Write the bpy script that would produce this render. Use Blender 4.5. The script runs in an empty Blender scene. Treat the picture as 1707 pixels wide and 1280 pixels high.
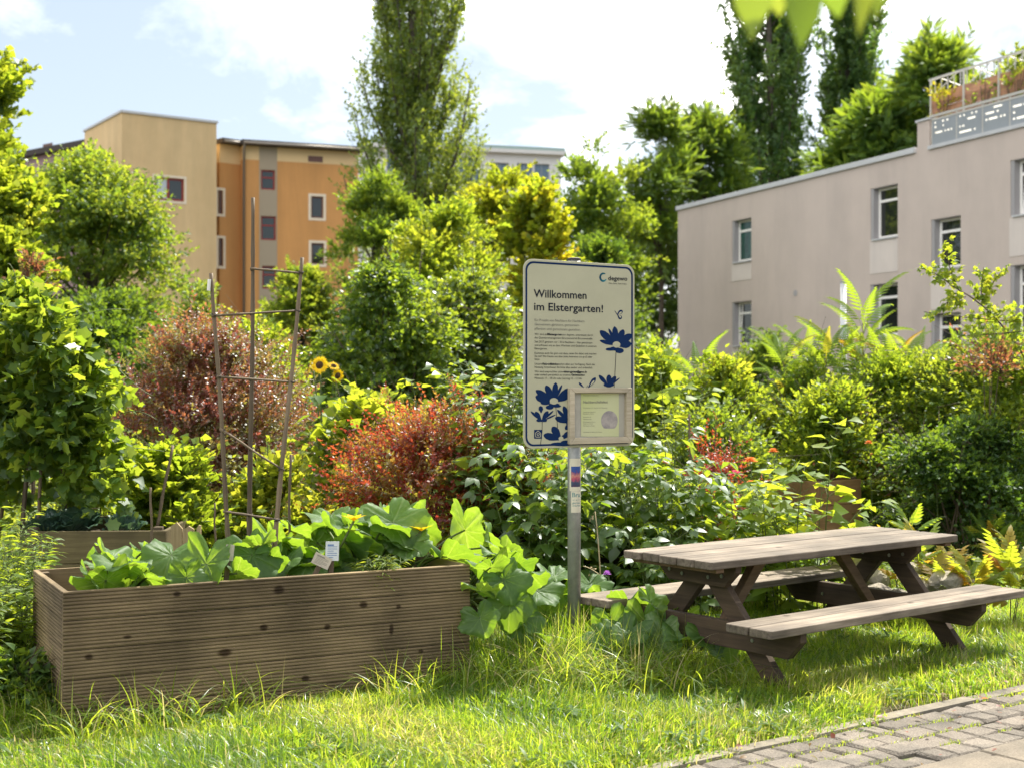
import bpy, math
import numpy as np
from mathutils import Vector, Matrix

# ------------------------------------------------------------------ camera geometry (photo 1707 x 1280)
F, CX, HY, EYE = 2250.0, 853.5, 650.0, 1.6
def P(px, py, d): return np.array([(px-CX)/F*d, d, EYE-(py-HY)/F*d])
def X(px, d): return (px-CX)/F*d
def Z(py, d): return EYE-(py-HY)/F*d
RNG = np.random.default_rng
scene = bpy.context.scene
COL = scene.collection

# ------------------------------------------------------------------ mesh accumulation
SMOOTH={'foliage','crown','fronds','leaves','grass','dry_thatch','joint_moss','fallen_leaves','ground_cover','undergrowth','lawn_weeds','stems','stem','trunk','tendrils','twig','petals','stalk','seed_tufts','ground','soil','cross_stick','tie','drainpipe','gutter','shaft','blossom'}
class Acc:
    def __init__(s): s.V=[]; s.G=[]; s.T=[]; s.n=0
    def add(s, V, groups, tint=.5, mi=0):
        V=np.asarray(V,float).reshape(-1,3); n=len(V)
        t=np.broadcast_to(np.asarray(tint,float),(n,)) if np.ndim(tint)<1 or len(np.atleast_1d(tint))!=n else np.asarray(tint,float)
        s.V.append(V); s.T.append(t)
        for g in groups:
            g=np.asarray(g)
            if g.size: s.G.append((g+s.n, mi))
        s.n+=n
    def mesh(s, name, mats, shift=None, smooth=False):
        me=bpy.data.meshes.new(name)
        if not isinstance(mats,(list,tuple)): mats=[mats]
        for m in mats: me.materials.append(m)
        if s.n==0: return me
        V=np.concatenate(s.V).astype(np.float32)
        if shift is not None: V=V-np.asarray(shift,np.float32)
        loops=np.concatenate([g.ravel() for g,_ in s.G]).astype(np.int32)
        tot=np.concatenate([np.full(len(g),g.shape[1],np.int32) for g,_ in s.G])
        mi=np.concatenate([np.full(len(g),m,np.int32) for g,m in s.G])
        start=np.concatenate([[0],np.cumsum(tot)[:-1]]).astype(np.int32)
        me.vertices.add(len(V)); me.vertices.foreach_set('co',V.ravel())
        me.loops.add(len(loops)); me.loops.foreach_set('vertex_index',loops)
        me.polygons.add(len(tot)); me.polygons.foreach_set('loop_start',start)
        try: me.polygons.foreach_set('loop_total',tot)
        except Exception: pass
        me.polygons.foreach_set('material_index',mi)
        me.polygons.foreach_set('use_smooth',np.full(len(tot),bool(smooth) or name in SMOOTH))
        a=me.attributes.new('tint','FLOAT','POINT'); a.data.foreach_set('value',np.concatenate(s.T).astype(np.float32))
        me.update(calc_edges=True)
        return me

def tag(o, label=None, cat=None, group=None, kind=None):
    if label: o['label']=label
    if cat: o['category']=cat
    if group: o['group']=group
    if kind: o['kind']=kind
    return o
def thing(name, label, cat, loc=(0,0,0), rz=0.0, group=None):
    o=bpy.data.objects.new(name,None); COL.objects.link(o); o.empty_display_size=.2
    o.location=[float(v) for v in loc]; o.rotation_euler=(0,0,rz)
    return tag(o,label,cat,group)
def part(name, acc, mats, parent=None, shift=None, smooth=False, bevel=0, segs=2):
    me=acc.mesh(name,mats,shift,smooth) if isinstance(acc,Acc) else acc
    o=bpy.data.objects.new(name,me); COL.objects.link(o)
    if parent is not None: o.parent=parent
    if bevel:
        b=o.modifiers.new('edge','BEVEL'); b.width=bevel; b.segments=segs; b.limit_method='ANGLE'; b.angle_limit=.6
    return o
def copy_tree(o, parent=None):
    c=o.copy(); COL.objects.link(c)
    if parent is not None: c.parent=parent
    for ch in list(o.children): copy_tree(ch,c)
    return c

# ------------------------------------------------------------------ shapes
BOXF=np.array([[0,3,2,1],[4,5,6,7],[0,1,5,4],[1,2,6,5],[2,3,7,6],[3,0,4,7]])
def box(acc, lo, hi, tint=.5, mi=0, M=None, o=None):
    x0,y0,z0=lo; x1,y1,z1=hi
    V=np.array([[x0,y0,z0],[x1,y0,z0],[x1,y1,z0],[x0,y1,z0],[x0,y0,z1],[x1,y0,z1],[x1,y1,z1],[x0,y1,z1]],float)
    if M is not None: V=V@np.asarray(M).T
    if o is not None: V=V+np.asarray(o)
    acc.add(V,[BOXF],tint,mi)
def prism(acc, poly, axis, a, b, tint=.5, mi=0):
    """extrude a 2-D polygon (ccw) along an axis (0: y,z plane; 1: x,z plane; 2: x,y plane)"""
    poly=np.asarray(poly,float); n=len(poly)
    def lift(c):
        V=np.zeros((n,3)); k=[i for i in range(3) if i!=axis]; V[:,k]=poly; V[:,axis]=c; return V
    V=np.concatenate([lift(a),lift(b)]); i=np.arange(n); j=(i+1)%n
    acc.add(V,[np.stack([i,j,j+n,i+n],1),i[::-1][None],(i+n)[None]],tint,mi)
def norm(v): 
    v=np.asarray(v,float); return v/np.maximum(np.linalg.norm(v,axis=-1,keepdims=True),1e-9)
def tube(acc, pts, rad, k=6, tint=.5, mi=0, cap=True):
    pts=np.asarray(pts,float); n=len(pts); rad=np.broadcast_to(np.asarray(rad,float),(n,))
    d=norm(np.gradient(pts,axis=0)); ref=np.array([0,0,1.]) if abs(d[0,2])<.9 else np.array([1.,0,0])
    a=norm(np.cross(d,ref)); b=np.cross(d,a)
    th=np.arange(k)*2*np.pi/k
    V=(pts[:,None]+rad[:,None,None]*(np.cos(th)[None,:,None]*a[:,None]+np.sin(th)[None,:,None]*b[:,None])).reshape(-1,3)
    i,j=np.meshgrid(np.arange(n-1),np.arange(k),indexing='ij'); i=i.ravel(); j=j.ravel(); j2=(j+1)%k
    g=[np.stack([i*k+j,(i+1)*k+j,(i+1)*k+j2,i*k+j2],1)]
    if cap: g+= [np.arange(k)[None],(np.arange(k)[::-1]+(n-1)*k)[None]]
    acc.add(V,g,tint,mi)
def bez(p0,p1,p2,n=6):
    t=np.linspace(0,1,n)[:,None]; return (1-t)**2*np.asarray(p0)+2*t*(1-t)*np.asarray(p1)+t*t*np.asarray(p2)
def fan(acc, poly, c=None, tint=.5, mi=0):
    poly=np.asarray(poly,float); c=poly.mean(0) if c is None else np.asarray(c,float); n=len(poly)
    i=np.arange(n); acc.add(np.concatenate([poly,c[None]]),[np.stack([i,(i+1)%n,np.full(n,n)],1)],tint,mi)

# ------------------------------------------------------------------ leaf templates: along +Y, normal +Z, length 1
def T_diamond(w=.6, fold=.12, bend=.12):
    V=np.array([[0,0,0],[-w/2,.45,fold*w],[0,1,-bend],[w/2,.45,fold*w]]); return V,[np.array([[0,2,1],[0,3,2]])]
def T_oval(w=.6, fold=.25, droop=.2, tipw=.72, y1=.32, y2=.68):
    r=[(0,0),(y1,w/2),(y2,w/2*tipw),(1,0)]; V=[[0,0,0]]
    for y,h in r[1:3]: 
        z=-droop*y*y; V+=[[-h,y-.04,z+fold*h],[0,y,z],[h,y-.04,z+fold*h]]
    V.append([0,1,-droop]); V=np.array(V)
    return V,[np.array([[0,2,1],[0,3,2],[4,5,7],[5,6,7]]),np.array([[1,2,5,4],[2,3,6,5]])]
def T_lobed(lob=3, droop=.15, fold=.1, depth=.35):
    n=lob*2+1; out=[]
    for i in range(n):
        a=math.pi*(-.82+1.64*i/(n-1)); r=(.62+.1*math.cos(a)) if i%2==0 else (.62*(1-depth)+.1*math.cos(a))
        if abs(a)<.1 and i%2==0: r=.72
        out.append([math.sin(a)*r,.34+math.cos(a)*r,0])
    V=np.array([[0,.05,0]]+out+[[0,.38,0]]); rr=(V[:,0]**2+(V[:,1]-.38)**2)
    V[:,2]=fold*np.abs(V[:,0])-droop*rr; m=len(V)-1; k=len(out)
    f=[[i,i+1,m] for i in range(1,k)]+[[0,1,m],[k,0,m]]
    return V,[np.array(f)[:,::-1]]
def rotz(a): c,s=math.cos(a),math.sin(a); return np.array([[c,-s,0],[s,c,0],[0,0,1.]])
def rotx(a): c,s=math.cos(a),math.sin(a); return np.array([[1,0,0],[0,c,-s],[0,s,c]])
def roty(a): c,s=math.cos(a),math.sin(a); return np.array([[c,0,s],[0,1,0],[-s,0,c]])
def merge_t(items):
    V=[];G=[];n=0
    for v,g in items:
        V.append(v); G+=[x+n for x in g]; n+=len(v)
    by={}
    for g in G: by.setdefault(g.shape[1],[]).append(g)
    return np.concatenate(V),[np.concatenate(x) for x in by.values()]
def T_pinnate(n=8, leaf=None, ll=.3, w=.4, arch=.35, ang=1.15, start=.18):
    leaf=leaf or T_diamond(w,.1,.25); it=[]
    def rp(t): return np.array([0,t*(1-.25*arch*t),-arch*t*t*.7+.12*t])
    for i in range(n):
        t=start+(1-start)*(i+.5)/n; L=ll*(1-.45*abs(t-.45)/.55)
        for s in (-1,1):
            M=rotz(-s*ang*(1-.35*t))@roty(s*.15)@rotx(-.25-arch*t*.8)
            it.append((leaf[0]*L@M.T+rp(t),leaf[1]))
    it.append((leaf[0]*ll*.75@rotx(-arch).T+rp(1.),leaf[1]))
    a=np.linspace(0,1,5); R=[]
    for t in a:
        p=rp(t); R+= [p+[-.008,0,0],p+[.008,0,0]]
    it.append((np.array(R),[np.array([[2*i,2*i+1,2*i+3,2*i+2] for i in range(4)])]))
    return merge_t(it)
def T_tri(leaf=None, five=False):
    leaf=leaf or T_oval(.68,.22,.28); it=[(leaf[0]*.62@rotx(-.2).T+[0,.36,0],leaf[1])]
    for s in (-1,1):
        it.append((leaf[0]*.5@(rotz(-s*1.25)@rotx(-.25)).T+[0,.32,0],leaf[1]))
        if five: it.append((leaf[0]*.42@(rotz(-s*1.75)@rotx(-.3)).T+[0,.22,0],leaf[1]))
    it.append((np.array([[-.012,0,0],[.012,0,0],[.012,.36,0],[-.012,.36,0]]),[np.array([[0,1,2,3]])]))
    return merge_t(it)
def T_sprig(n=11, leaf=None, ll=.24, seed=1, spread=1.0, whorl=3):
    r=RNG(seed); leaf=leaf or T_diamond(.55,.1,.05); it=[]
    for i in range(n):
        t=.12+.88*(i//whorl*whorl+.5)/n
        M=roty(r.uniform(0,6.28))@rotx(r.uniform(.45,1.15)*spread)
        it.append((leaf[0]*ll*r.uniform(.7,1.2)@M.T+[0,t,0],leaf[1]))
    it.append((np.array([[-.01,0,0],[.01,0,0],[.004,1,0],[-.004,1,0]]),[np.array([[0,1,2,3]])]))
    return merge_t(it)
def T_long(w=.16, bend=.35, fold=.15):
    V=[[0,0,0]]
    for y,h in ((.25,w/2),(.6,w/2*.85)): V+=[[-h,y,-bend*y*y+fold*h],[0,y,-bend*y*y],[h,y,-bend*y*y+fold*h]]
    V.append([0,1,-bend]); V=np.array(V)
    return V,[np.array([[0,2,1],[0,3,2],[4,5,7],[5,6,7]]),np.array([[1,2,5,4],[2,3,6,5]])]
def T_squash(seed=0, cup=.22, nt=84, nr=13):
    """broad shallow-lobed cucurbit leaf hung at the petiole joint (origin); diameter about 1; floppy, puckered between branching veins, ragged margin"""
    r=RNG(seed); th=np.linspace(-np.pi,np.pi,nt,endpoint=False); ph=r.uniform(0,6.28,8)
    rag=np.convolve(np.tile(r.normal(size=nt),3),[.25,.5,.25],'same')[nt:2*nt]*.018
    rho=.5*(1+.085*np.cos(5*th+.3*np.sin(ph[4]))+.10*np.cos(th)+.05*np.sin(2*th+ph[5])+.022*np.sin(21*th+ph[0])+rag)*(1-.6*np.exp(-((np.pi-np.abs(th))/.22)**2))
    V=[[0,0,0]]; t0=[.9]
    vein=np.array([0,.8,-.8,1.6,-1.6,2.4,-2.4])
    dv=np.min(np.abs((th[:,None]-vein[None]+np.pi)%(2*np.pi)-np.pi),1)
    fd=r.uniform(.1,.5); fa=r.uniform(-.6,.6); mot=r.uniform(0,6.28,6)
    for j in range(1,nr+1):
        q=j/nr; rr=rho*q; x=np.sin(th)*rr; y=np.cos(th)*rr
        side=np.abs(np.sin(np.pi*(q*5.2-dv*q*3.2+ph[7])))          # side veins run obliquely out of the main ones
        main=np.minimum(dv*q/.045,1); sec=np.clip(side/.45,0,1)
        z=cup*(rr*1.5)**2-.5*cup*q**5*.6+.075*q*q*np.sin(2*th+ph[1])+.055*q*q*np.sin(3*th+ph[6])+.03*q**3*np.sin(8*th+ph[2])+.016*main*np.sin(q*np.pi)*(.5+q)+.007*sec*main+.003*r.normal(size=nt)
        z-= fd*np.maximum(0,y*math.cos(fa)+x*math.sin(fa))**1.7*1.6
        z+= .35*np.abs(x)**1.3*(.6 if cup>.15 else .15)
        m=.10*np.sin(x*9+mot[0])*np.sin(y*8+mot[1])+.07*np.sin(x*23+mot[2])*np.sin(y*21+mot[3])
        t=.36+m+r.normal(size=nt)*.05+(1-main)*.42+(1-sec)*.14*(q<.95)
        V+=list(np.stack([x,y,z],1)); t0+=list(t)
    V=np.array(V); k=np.arange(nt); k2=(k+1)%nt
    tri=np.stack([np.zeros(nt,int),1+k2,1+k],1); q=[]
    for j in range(nr-1):
        a=1+j*nt; b=1+(j+1)*nt; q.append(np.stack([a+k,a+k2,b+k2,b+k],1))
    return (V,[tri,np.concatenate(q)],np.array(t0))
def put(acc, T, pos, axis, nrm, size, tint=.5, mi=0, wide=None, tadd=None):
    pos=np.atleast_2d(pos); N=len(pos)
    if N==0: return
    a=norm(np.broadcast_to(axis,(N,3))); n=np.broadcast_to(nrm,(N,3)); x=np.cross(a,n)
    bad=np.linalg.norm(x,axis=1)<1e-3; x[bad]=np.cross(a[bad],[.3,.9,.2]); x=norm(x); n=np.cross(x,a)
    M=np.stack([x,a,n],2); size=np.broadcast_to(np.asarray(size,float),(N,))
    Vt=T[0]; k=len(Vt)
    if wide is not None: M=M*np.stack([wide,np.ones(N),np.ones(N)],1)[:,None,:]
    V=np.einsum('nij,kj->nki',M,Vt)*size[:,None,None]+pos[:,None]
    tint=np.broadcast_to(np.asarray(tint,float),(N,))
    tt=np.repeat(tint,k)
    if len(T)>2: tt=tt+np.tile(T[2]-.5,N)
    off=(np.arange(N)*k)[:,None,None]
    acc.add(V.reshape(-1,3),[(g[None]+off).reshape(-1,g.shape[1]) for g in T[1]],tt,mi)
def rand_dir(r,n): return norm(r.normal(size=(n,3)))
def sprays(acc, r, st, di, ln, m, T, size, tint=.5, tj=.18, droop=0., spread=.9, up=.6, jit=.5, mi=0, t0=.1, grow=0.):
    """leaves along many twigs: st, di (N,3), ln (N,), m leaves each"""
    N=len(st); t=np.tile((np.arange(m)+.5)/m,(N,1)); t=t0+(1-t0)*np.clip(t+r.normal(size=(N,m))*.5/m,0,1)
    p=st[:,None]+di[:,None]*(t*ln[:,None])[:,:,None]; p[:,:,2]-=droop*(t**2)*ln[:,None]
    q=norm(r.normal(size=(N,m,3))); q=norm(q-(q*di[:,None]).sum(-1,keepdims=True)*di[:,None])
    sp=spread*(1-.45*t[:,:,None]); ax=norm(di[:,None]*np.cos(sp)+q*np.sin(sp)); ax[:,:,2]-=droop*t*.7
    nn=norm(np.array([0,0,up])+q*.25+r.normal(size=(N,m,3))*jit)
    sz=size*r.uniform(.5,1.25,size=(N,m))*(1-grow*t)
    tn=np.clip(np.broadcast_to(np.asarray(tint,float).reshape(-1,1),(N,m))+r.normal(size=(N,m))*tj,0,1)
    put(acc,T,p.reshape(-1,3),ax.reshape(-1,3),nn.reshape(-1,3),sz.ravel(),tn.ravel(),mi)
# ------------------------------------------------------------------ materials
def new_mat(name):
    m=bpy.data.materials.new(name); m.use_nodes=True; nt=m.node_tree; nt.nodes.clear()
    out=nt.nodes.new('ShaderNodeOutputMaterial'); return m,nt,out
def N(nt,t,**k):
    n=nt.nodes.new(t)
    for a,b in k.items():
        if a.startswith('i_'):
            key=a[2:]; key=int(key) if key.isdigit() else key.replace('_',' ')
            n.inputs[key].default_value=b
        else: setattr(n,a,b)
    return n
def ramp(nt, fac, stops):
    n=nt.nodes.new('ShaderNodeValToRGB'); e=n.color_ramp.elements
    while len(e)<len(stops): e.new(.5)
    for x,(p,c) in zip(e,stops): x.position=p; x.color=(*c,1) if len(c)==3 else c
    if fac is not None: nt.links.new(fac,n.inputs[0])
    return n
def leaf_mat(name, cols, trans, tf=.45, gloss=.10, rough=.48):
    m,nt,out=new_mat(name); L=nt.links.new
    at=N(nt,'ShaderNodeAttribute',attribute_name='tint')
    n=len(cols); r1=ramp(nt,at.outputs['Fac'],[(i/(n-1),c) for i,c in enumerate(cols)])
    n=len(trans); r2=ramp(nt,at.outputs['Fac'],[(i/max(n-1,1),c) for i,c in enumerate(trans)])
    d=N(nt,'ShaderNodeBsdfDiffuse'); t=N(nt,'ShaderNodeBsdfTranslucent'); g=N(nt,'ShaderNodeBsdfGlossy',i_Roughness=rough)
    g.inputs['Color'].default_value=(.9,.95,1,1)
    L(r1.outputs[0],d.inputs[0]); L(r2.outputs[0],t.inputs[0])
    a=N(nt,'ShaderNodeMixShader',i_0=tf); L(d.outputs[0],a.inputs[1]); L(t.outputs[0],a.inputs[2])
    lw=N(nt,'ShaderNodeLayerWeight',i_Blend=.25); mu=N(nt,'ShaderNodeMath',operation='MULTIPLY_ADD'); mu.inputs[1].default_value=gloss*.9; mu.inputs[2].default_value=gloss*.22
    L(lw.outputs['Fresnel'],mu.inputs[0]); mul=mu
    b=N(nt,'ShaderNodeMixShader'); L(mul.outputs[0],b.inputs[0]); L(a.outputs[0],b.inputs[1]); L(g.outputs[0],b.inputs[2])
    L(b.outputs[0],out.inputs[0]); return m
def plain(name, col, rough=.6, metal=0, noise=0, nscale=8, col2=None, bump=0, bscale=60, spec=.4, tint=0, detail=6, stain=0, sscale=(1,1,1)):
    m,nt,out=new_mat(name); L=nt.links.new; p=N(nt,'ShaderNodeBsdfPrincipled'); L(p.outputs[0],out.inputs[0])
    p.inputs['Roughness'].default_value=rough; p.inputs['Metallic'].default_value=metal; p.inputs['Specular IOR Level'].default_value=spec
    p.inputs['Base Color'].default_value=(*col,1)
    tc=N(nt,'ShaderNodeTexCoord'); src=None
    if noise or col2:
        no=N(nt,'ShaderNodeTexNoise',i_Scale=nscale,i_Detail=detail,i_Roughness=.62); L(tc.outputs['Object'],no.inputs['Vector'])
        c2=col2 or tuple(max(0,c*(1-noise)) for c in col)
        r=ramp(nt,no.outputs['Fac'],[(.3,c2),(.68,col)]); src=r.outputs[0]
    if stain:
        mp=N(nt,'ShaderNodeMapping'); mp.inputs['Scale'].default_value=sscale; L(tc.outputs['Object'],mp.inputs[0]); n3=N(nt,'ShaderNodeTexNoise',i_Scale=1.,i_Detail=7,i_Roughness=.65,i_Distortion=.3); L(mp.outputs[0],n3.inputs['Vector'])
        rs=ramp(nt,n3.outputs['Fac'],[(.36,(1-stain,1-stain*.95,1-stain*.9)),(.56,(1,1,1)),(.8,(1+stain*.25,)*3)]); mxs=N(nt,'ShaderNodeMix',data_type='RGBA',blend_type='MULTIPLY',i_0=1.)
        if src is None: mxs.inputs[6].default_value=(*col,1)
        else: L(src,mxs.inputs[6])
        L(rs.outputs[0],mxs.inputs[7]); src=mxs.outputs[2]
    if tint:
        at=N(nt,'ShaderNodeAttribute',attribute_name='tint'); mr=N(nt,'ShaderNodeMapRange'); mr.inputs[3].default_value=1-tint; mr.inputs[4].default_value=1+tint
        L(at.outputs['Fac'],mr.inputs[0]); vm=N(nt,'ShaderNodeVectorMath',operation='SCALE')
        if src is None: vm.inputs[0].default_value=col
        else: L(src,vm.inputs[0])
        L(mr.outputs[0],vm.inputs['Scale']); src=vm.outputs[0]
    if src is not None: L(src,p.inputs['Base Color'])
    if bump:
        n2=N(nt,'ShaderNodeTexNoise',i_Scale=bscale,i_Detail=5); L(tc.outputs['Object'],n2.inputs['Vector'])
        bp=N(nt,'ShaderNodeBump',i_Strength=bump,i_Distance=.01); L(n2.outputs['Fac'],bp.inputs['Height']); L(bp.outputs[0],p.inputs['Normal'])
    return m
def wood_mat(name, light, dark, axis=0, rough=.75, scale=1., knots=(), tint=.2, stain=.35, bump=.35):
    """grain runs along the object's local axis"""
    m,nt,out=new_mat(name); L=nt.links.new; p=N(nt,'ShaderNodeBsdfPrincipled'); L(p.outputs[0],out.inputs[0])
    p.inputs['Roughness'].default_value=rough; p.inputs['Specular IOR Level'].default_value=.3
    tc=N(nt,'ShaderNodeTexCoord'); mp=N(nt,'ShaderNodeMapping'); s=[28*scale]*3; s[axis]=1.3*scale; mp.inputs['Scale'].default_value=s
    at=N(nt,'ShaderNodeAttribute',attribute_name='tint'); cm=N(nt,'ShaderNodeCombineXYZ'); ml=N(nt,'ShaderNodeMath',operation='MULTIPLY',i_1=7.3)
    L(at.outputs['Fac'],ml.inputs[0]); [L(ml.outputs[0],cm.inputs[i]) for i in range(3)]
    L(tc.outputs['Object'],mp.inputs[0]); ad=N(nt,'ShaderNodeVectorMath',operation='ADD'); L(mp.outputs[0],ad.inputs[0]); L(cm.outputs[0],ad.inputs[1])
    g=N(nt,'ShaderNodeTexNoise',i_Scale=1.6,i_Detail=8,i_Roughness=.7,i_Distortion=.6); L(ad.outputs[0],g.inputs['Vector'])
    r=ramp(nt,g.outputs['Fac'],[(.28,dark),(.5,tuple((a+b)/2 for a,b in zip(light,dark))),(.72,light)])
    b=N(nt,'ShaderNodeTexNoise',i_Scale=2.3,i_Detail=4); L(tc.outputs['Object'],b.inputs['Vector'])
    rb=ramp(nt,b.outputs['Fac'],[(.35,(1-stain,)*3),(.65,(1+stain*.3,)*3)])
    mx=N(nt,'ShaderNodeMix',data_type='RGBA',blend_type='MULTIPLY',i_0=1.); L(r.outputs[0],mx.inputs[6]); L(rb.outputs[0],mx.inputs[7])
    mr=N(nt,'ShaderNodeMapRange'); mr.inputs[3].default_value=1-tint; mr.inputs[4].default_value=1+tint; L(at.outputs['Fac'],mr.inputs[0])
    vm=N(nt,'ShaderNodeVectorMath',operation='SCALE'); L(mx.outputs[2],vm.inputs[0]); L(mr.outputs[0],vm.inputs['Scale']); src=vm.outputs[0]
    if knots:
        acc=None
        for k in knots:
            su=N(nt,'ShaderNodeVectorMath',operation='SUBTRACT'); su.inputs[1].default_value=k[:3]; L(tc.outputs['Object'],su.inputs[0])
            mu=N(nt,'ShaderNodeVectorMath',operation='MULTIPLY'); mu.inputs[1].default_value=(1/k[3],1/k[3] if len(k)<6 else 0,1/k[4]); L(su.outputs[0],mu.inputs[0])
            le=N(nt,'ShaderNodeVectorMath',operation='LENGTH'); L(mu.outputs[0],le.inputs[0]); v=le.outputs['Value']
            if acc is not None:
                mn=N(nt,'ShaderNodeMath',operation='MINIMUM'); L(acc,mn.inputs[0]); L(v,mn.inputs[1]); v=mn.outputs[0]
            acc=v
        nz=N(nt,'ShaderNodeMath',operation='MULTIPLY_ADD',i_1=.9,i_2=-.45); L(b.outputs['Fac'],nz.inputs[0])
        ad2=N(nt,'ShaderNodeMath',operation='ADD'); L(acc,ad2.inputs[0]); L(g.outputs['Fac'],ad2.inputs[1])
        rk=ramp(nt,None,[(0,(.12,.1,.08)),(.5,(.25,.2,.16)),(.72,(1,1,1))]); mm=N(nt,'ShaderNodeMath',operation='MULTIPLY',i_1=.4); L(ad2.outputs[0],mm.inputs[0]); L(mm.outputs[0],rk.inputs[0])
        m2=N(nt,'ShaderNodeMix',data_type='RGBA',blend_type='MULTIPLY',i_0=1.); L(src,m2.inputs[6]); L(rk.outputs[0],m2.inputs[7]); src=m2.outputs[2]
    L(src,p.inputs['Base Color'])
    bp=N(nt,'ShaderNodeBump',i_Strength=bump,i_Distance=.004); L(g.outputs['Fac'],bp.inputs['Height']); L(bp.outputs[0],p.inputs['Normal'])
    return m
def glass_mat(name, col=(.02,.025,.03), rough=.04):
    m,nt,out=new_mat(name); p=N(nt,'ShaderNodeBsdfPrincipled'); nt.links.new(p.outputs[0],out.inputs[0])
    p.inputs['Base Color'].default_value=(*col,1); p.inputs['Roughness'].default_value=rough; p.inputs['Specular IOR Level'].default_value=.9
    return m

YG=[(.30,.46,.03),(.46,.58,.035),(.58,.62,.05)]      # light let through ordinary leaves
M={}
M['grass']=leaf_mat('grass_blade',[(.03,.08,.006),(.09,.175,.012),(.16,.235,.02),(.40,.35,.17)],[(.22,.42,.02),(.56,.74,.04),(.70,.76,.06),(.62,.54,.20)],.56,.08,.42)
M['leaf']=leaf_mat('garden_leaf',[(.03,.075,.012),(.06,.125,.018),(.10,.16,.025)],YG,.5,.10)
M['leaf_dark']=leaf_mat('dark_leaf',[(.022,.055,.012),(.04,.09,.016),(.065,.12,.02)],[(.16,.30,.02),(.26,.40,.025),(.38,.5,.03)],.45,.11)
M['leaf_gloss']=leaf_mat('glossy_leaf',[(.025,.065,.014),(.05,.105,.02),(.08,.14,.025)],[(.3,.48,.025),(.48,.62,.03),(.6,.68,.04)],.47,.20,.42)
M['leaf_yellow']=leaf_mat('yellowing_leaf',[(.12,.17,.02),(.2,.2,.02),(.28,.22,.02)],[(.5,.62,.03),(.68,.66,.03),(.8,.6,.03)],.55,.06)
M['leaf_lime']=leaf_mat('lime_leaf',[(.06,.12,.015),(.10,.17,.02),(.15,.2,.025)],[(.42,.57,.03),(.56,.65,.035),(.68,.68,.05)],.54,.09)
M['leaf_red']=leaf_mat('red_leaf',[(.13,.03,.025),(.20,.04,.022),(.14,.12,.03)],[(.60,.09,.04),(.80,.15,.05),(.60,.52,.06)],.5,.09,.45)
M['leaf_bronze']=leaf_mat('bronze_leaf',[(.12,.04,.03),(.16,.065,.04),(.12,.12,.035)],[(.5,.13,.08),(.62,.24,.09),(.5,.46,.08)],.45,.10,.45)
M['leaf_orange']=leaf_mat('orange_tinged_leaf',[(.06,.125,.02),(.10,.16,.022),(.3,.12,.02)],[(.42,.58,.03),(.54,.62,.035),(.76,.42,.04)],.5,.09)
M['leaf_poplar']=leaf_mat('poplar_leaf',[(.05,.10,.022),(.09,.15,.03),(.13,.19,.045)],[(.26,.38,.03),(.44,.54,.04),(.58,.64,.06)],.45,.12,.45)
M['leaf_far']=leaf_mat('far_poplar_leaf',[(.035,.09,.03),(.065,.13,.04),(.10,.17,.05)],[(.16,.34,.04),(.28,.46,.05),(.42,.56,.06)],.4,.10,.45)
M['squash']=leaf_mat('squash_leaf',[(.045,.10,.022),(.075,.145,.03),(.19,.27,.12)],[(.22,.40,.022),(.34,.52,.03),(.52,.66,.09)],.48,.09,.5)
M['kale']=leaf_mat('kale_leaf',[(.04,.085,.06),(.08,.14,.10),(.13,.2,.15)],[(.1,.2,.08),(.15,.28,.1),(.2,.3,.12)],.25,.14,.35)
M['petal']=leaf_mat('yellow_petal',[(.75,.46,.01),(.8,.56,.02),(.8,.62,.05)],[(.8,.55,.01),(.8,.62,.02),(.8,.66,.05)],.4,.04)
M['petal_orange']=leaf_mat('orange_petal',[(.75,.16,.03),(.8,.22,.04),(.8,.3,.08)],[(.8,.2,.03),(.8,.25,.04),(.8,.3,.05)],.35,.04)
M['petal_pink']=leaf_mat('pink_petal',[(.7,.04,.13),(.75,.08,.2),(.75,.15,.3)],[(.7,.05,.12),(.75,.1,.2),(.75,.15,.25)],.35,.04)
M['petal_purple']=leaf_mat('purple_petal',[(.35,.08,.5),(.45,.12,.6),(.5,.2,.6)],[(.4,.1,.5),(.45,.12,.6),(.5,.2,.6)],.35,.04)
M['stem']=plain('green_stem',(.10,.14,.04),.6,noise=.4,nscale=20)
M['twig']=plain('brown_twig',(.11,.08,.05),.8,noise=.5,nscale=30)
M['bark']=plain('bark',(.10,.085,.065),.9,noise=.55,nscale=6,bump=.6,bscale=25)
M['bark_pale']=plain('pale_bark',(.16,.14,.11),.9,noise=.5,nscale=8,bump=.5,bscale=30)
M['seedhead']=plain('seed_disc',(.09,.045,.015),.9,noise=.6,nscale=150)
M['straw']=plain('dry_straw',(.42,.34,.19),.7,noise=.3,nscale=25)
M['cane']=wood_mat('cane_wood',(.20,.15,.095),(.10,.072,.045),2,.6,1.,(),.25,.3,.3)
M['tie']=plain('dark_twine',(.035,.03,.025),.9)
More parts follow.
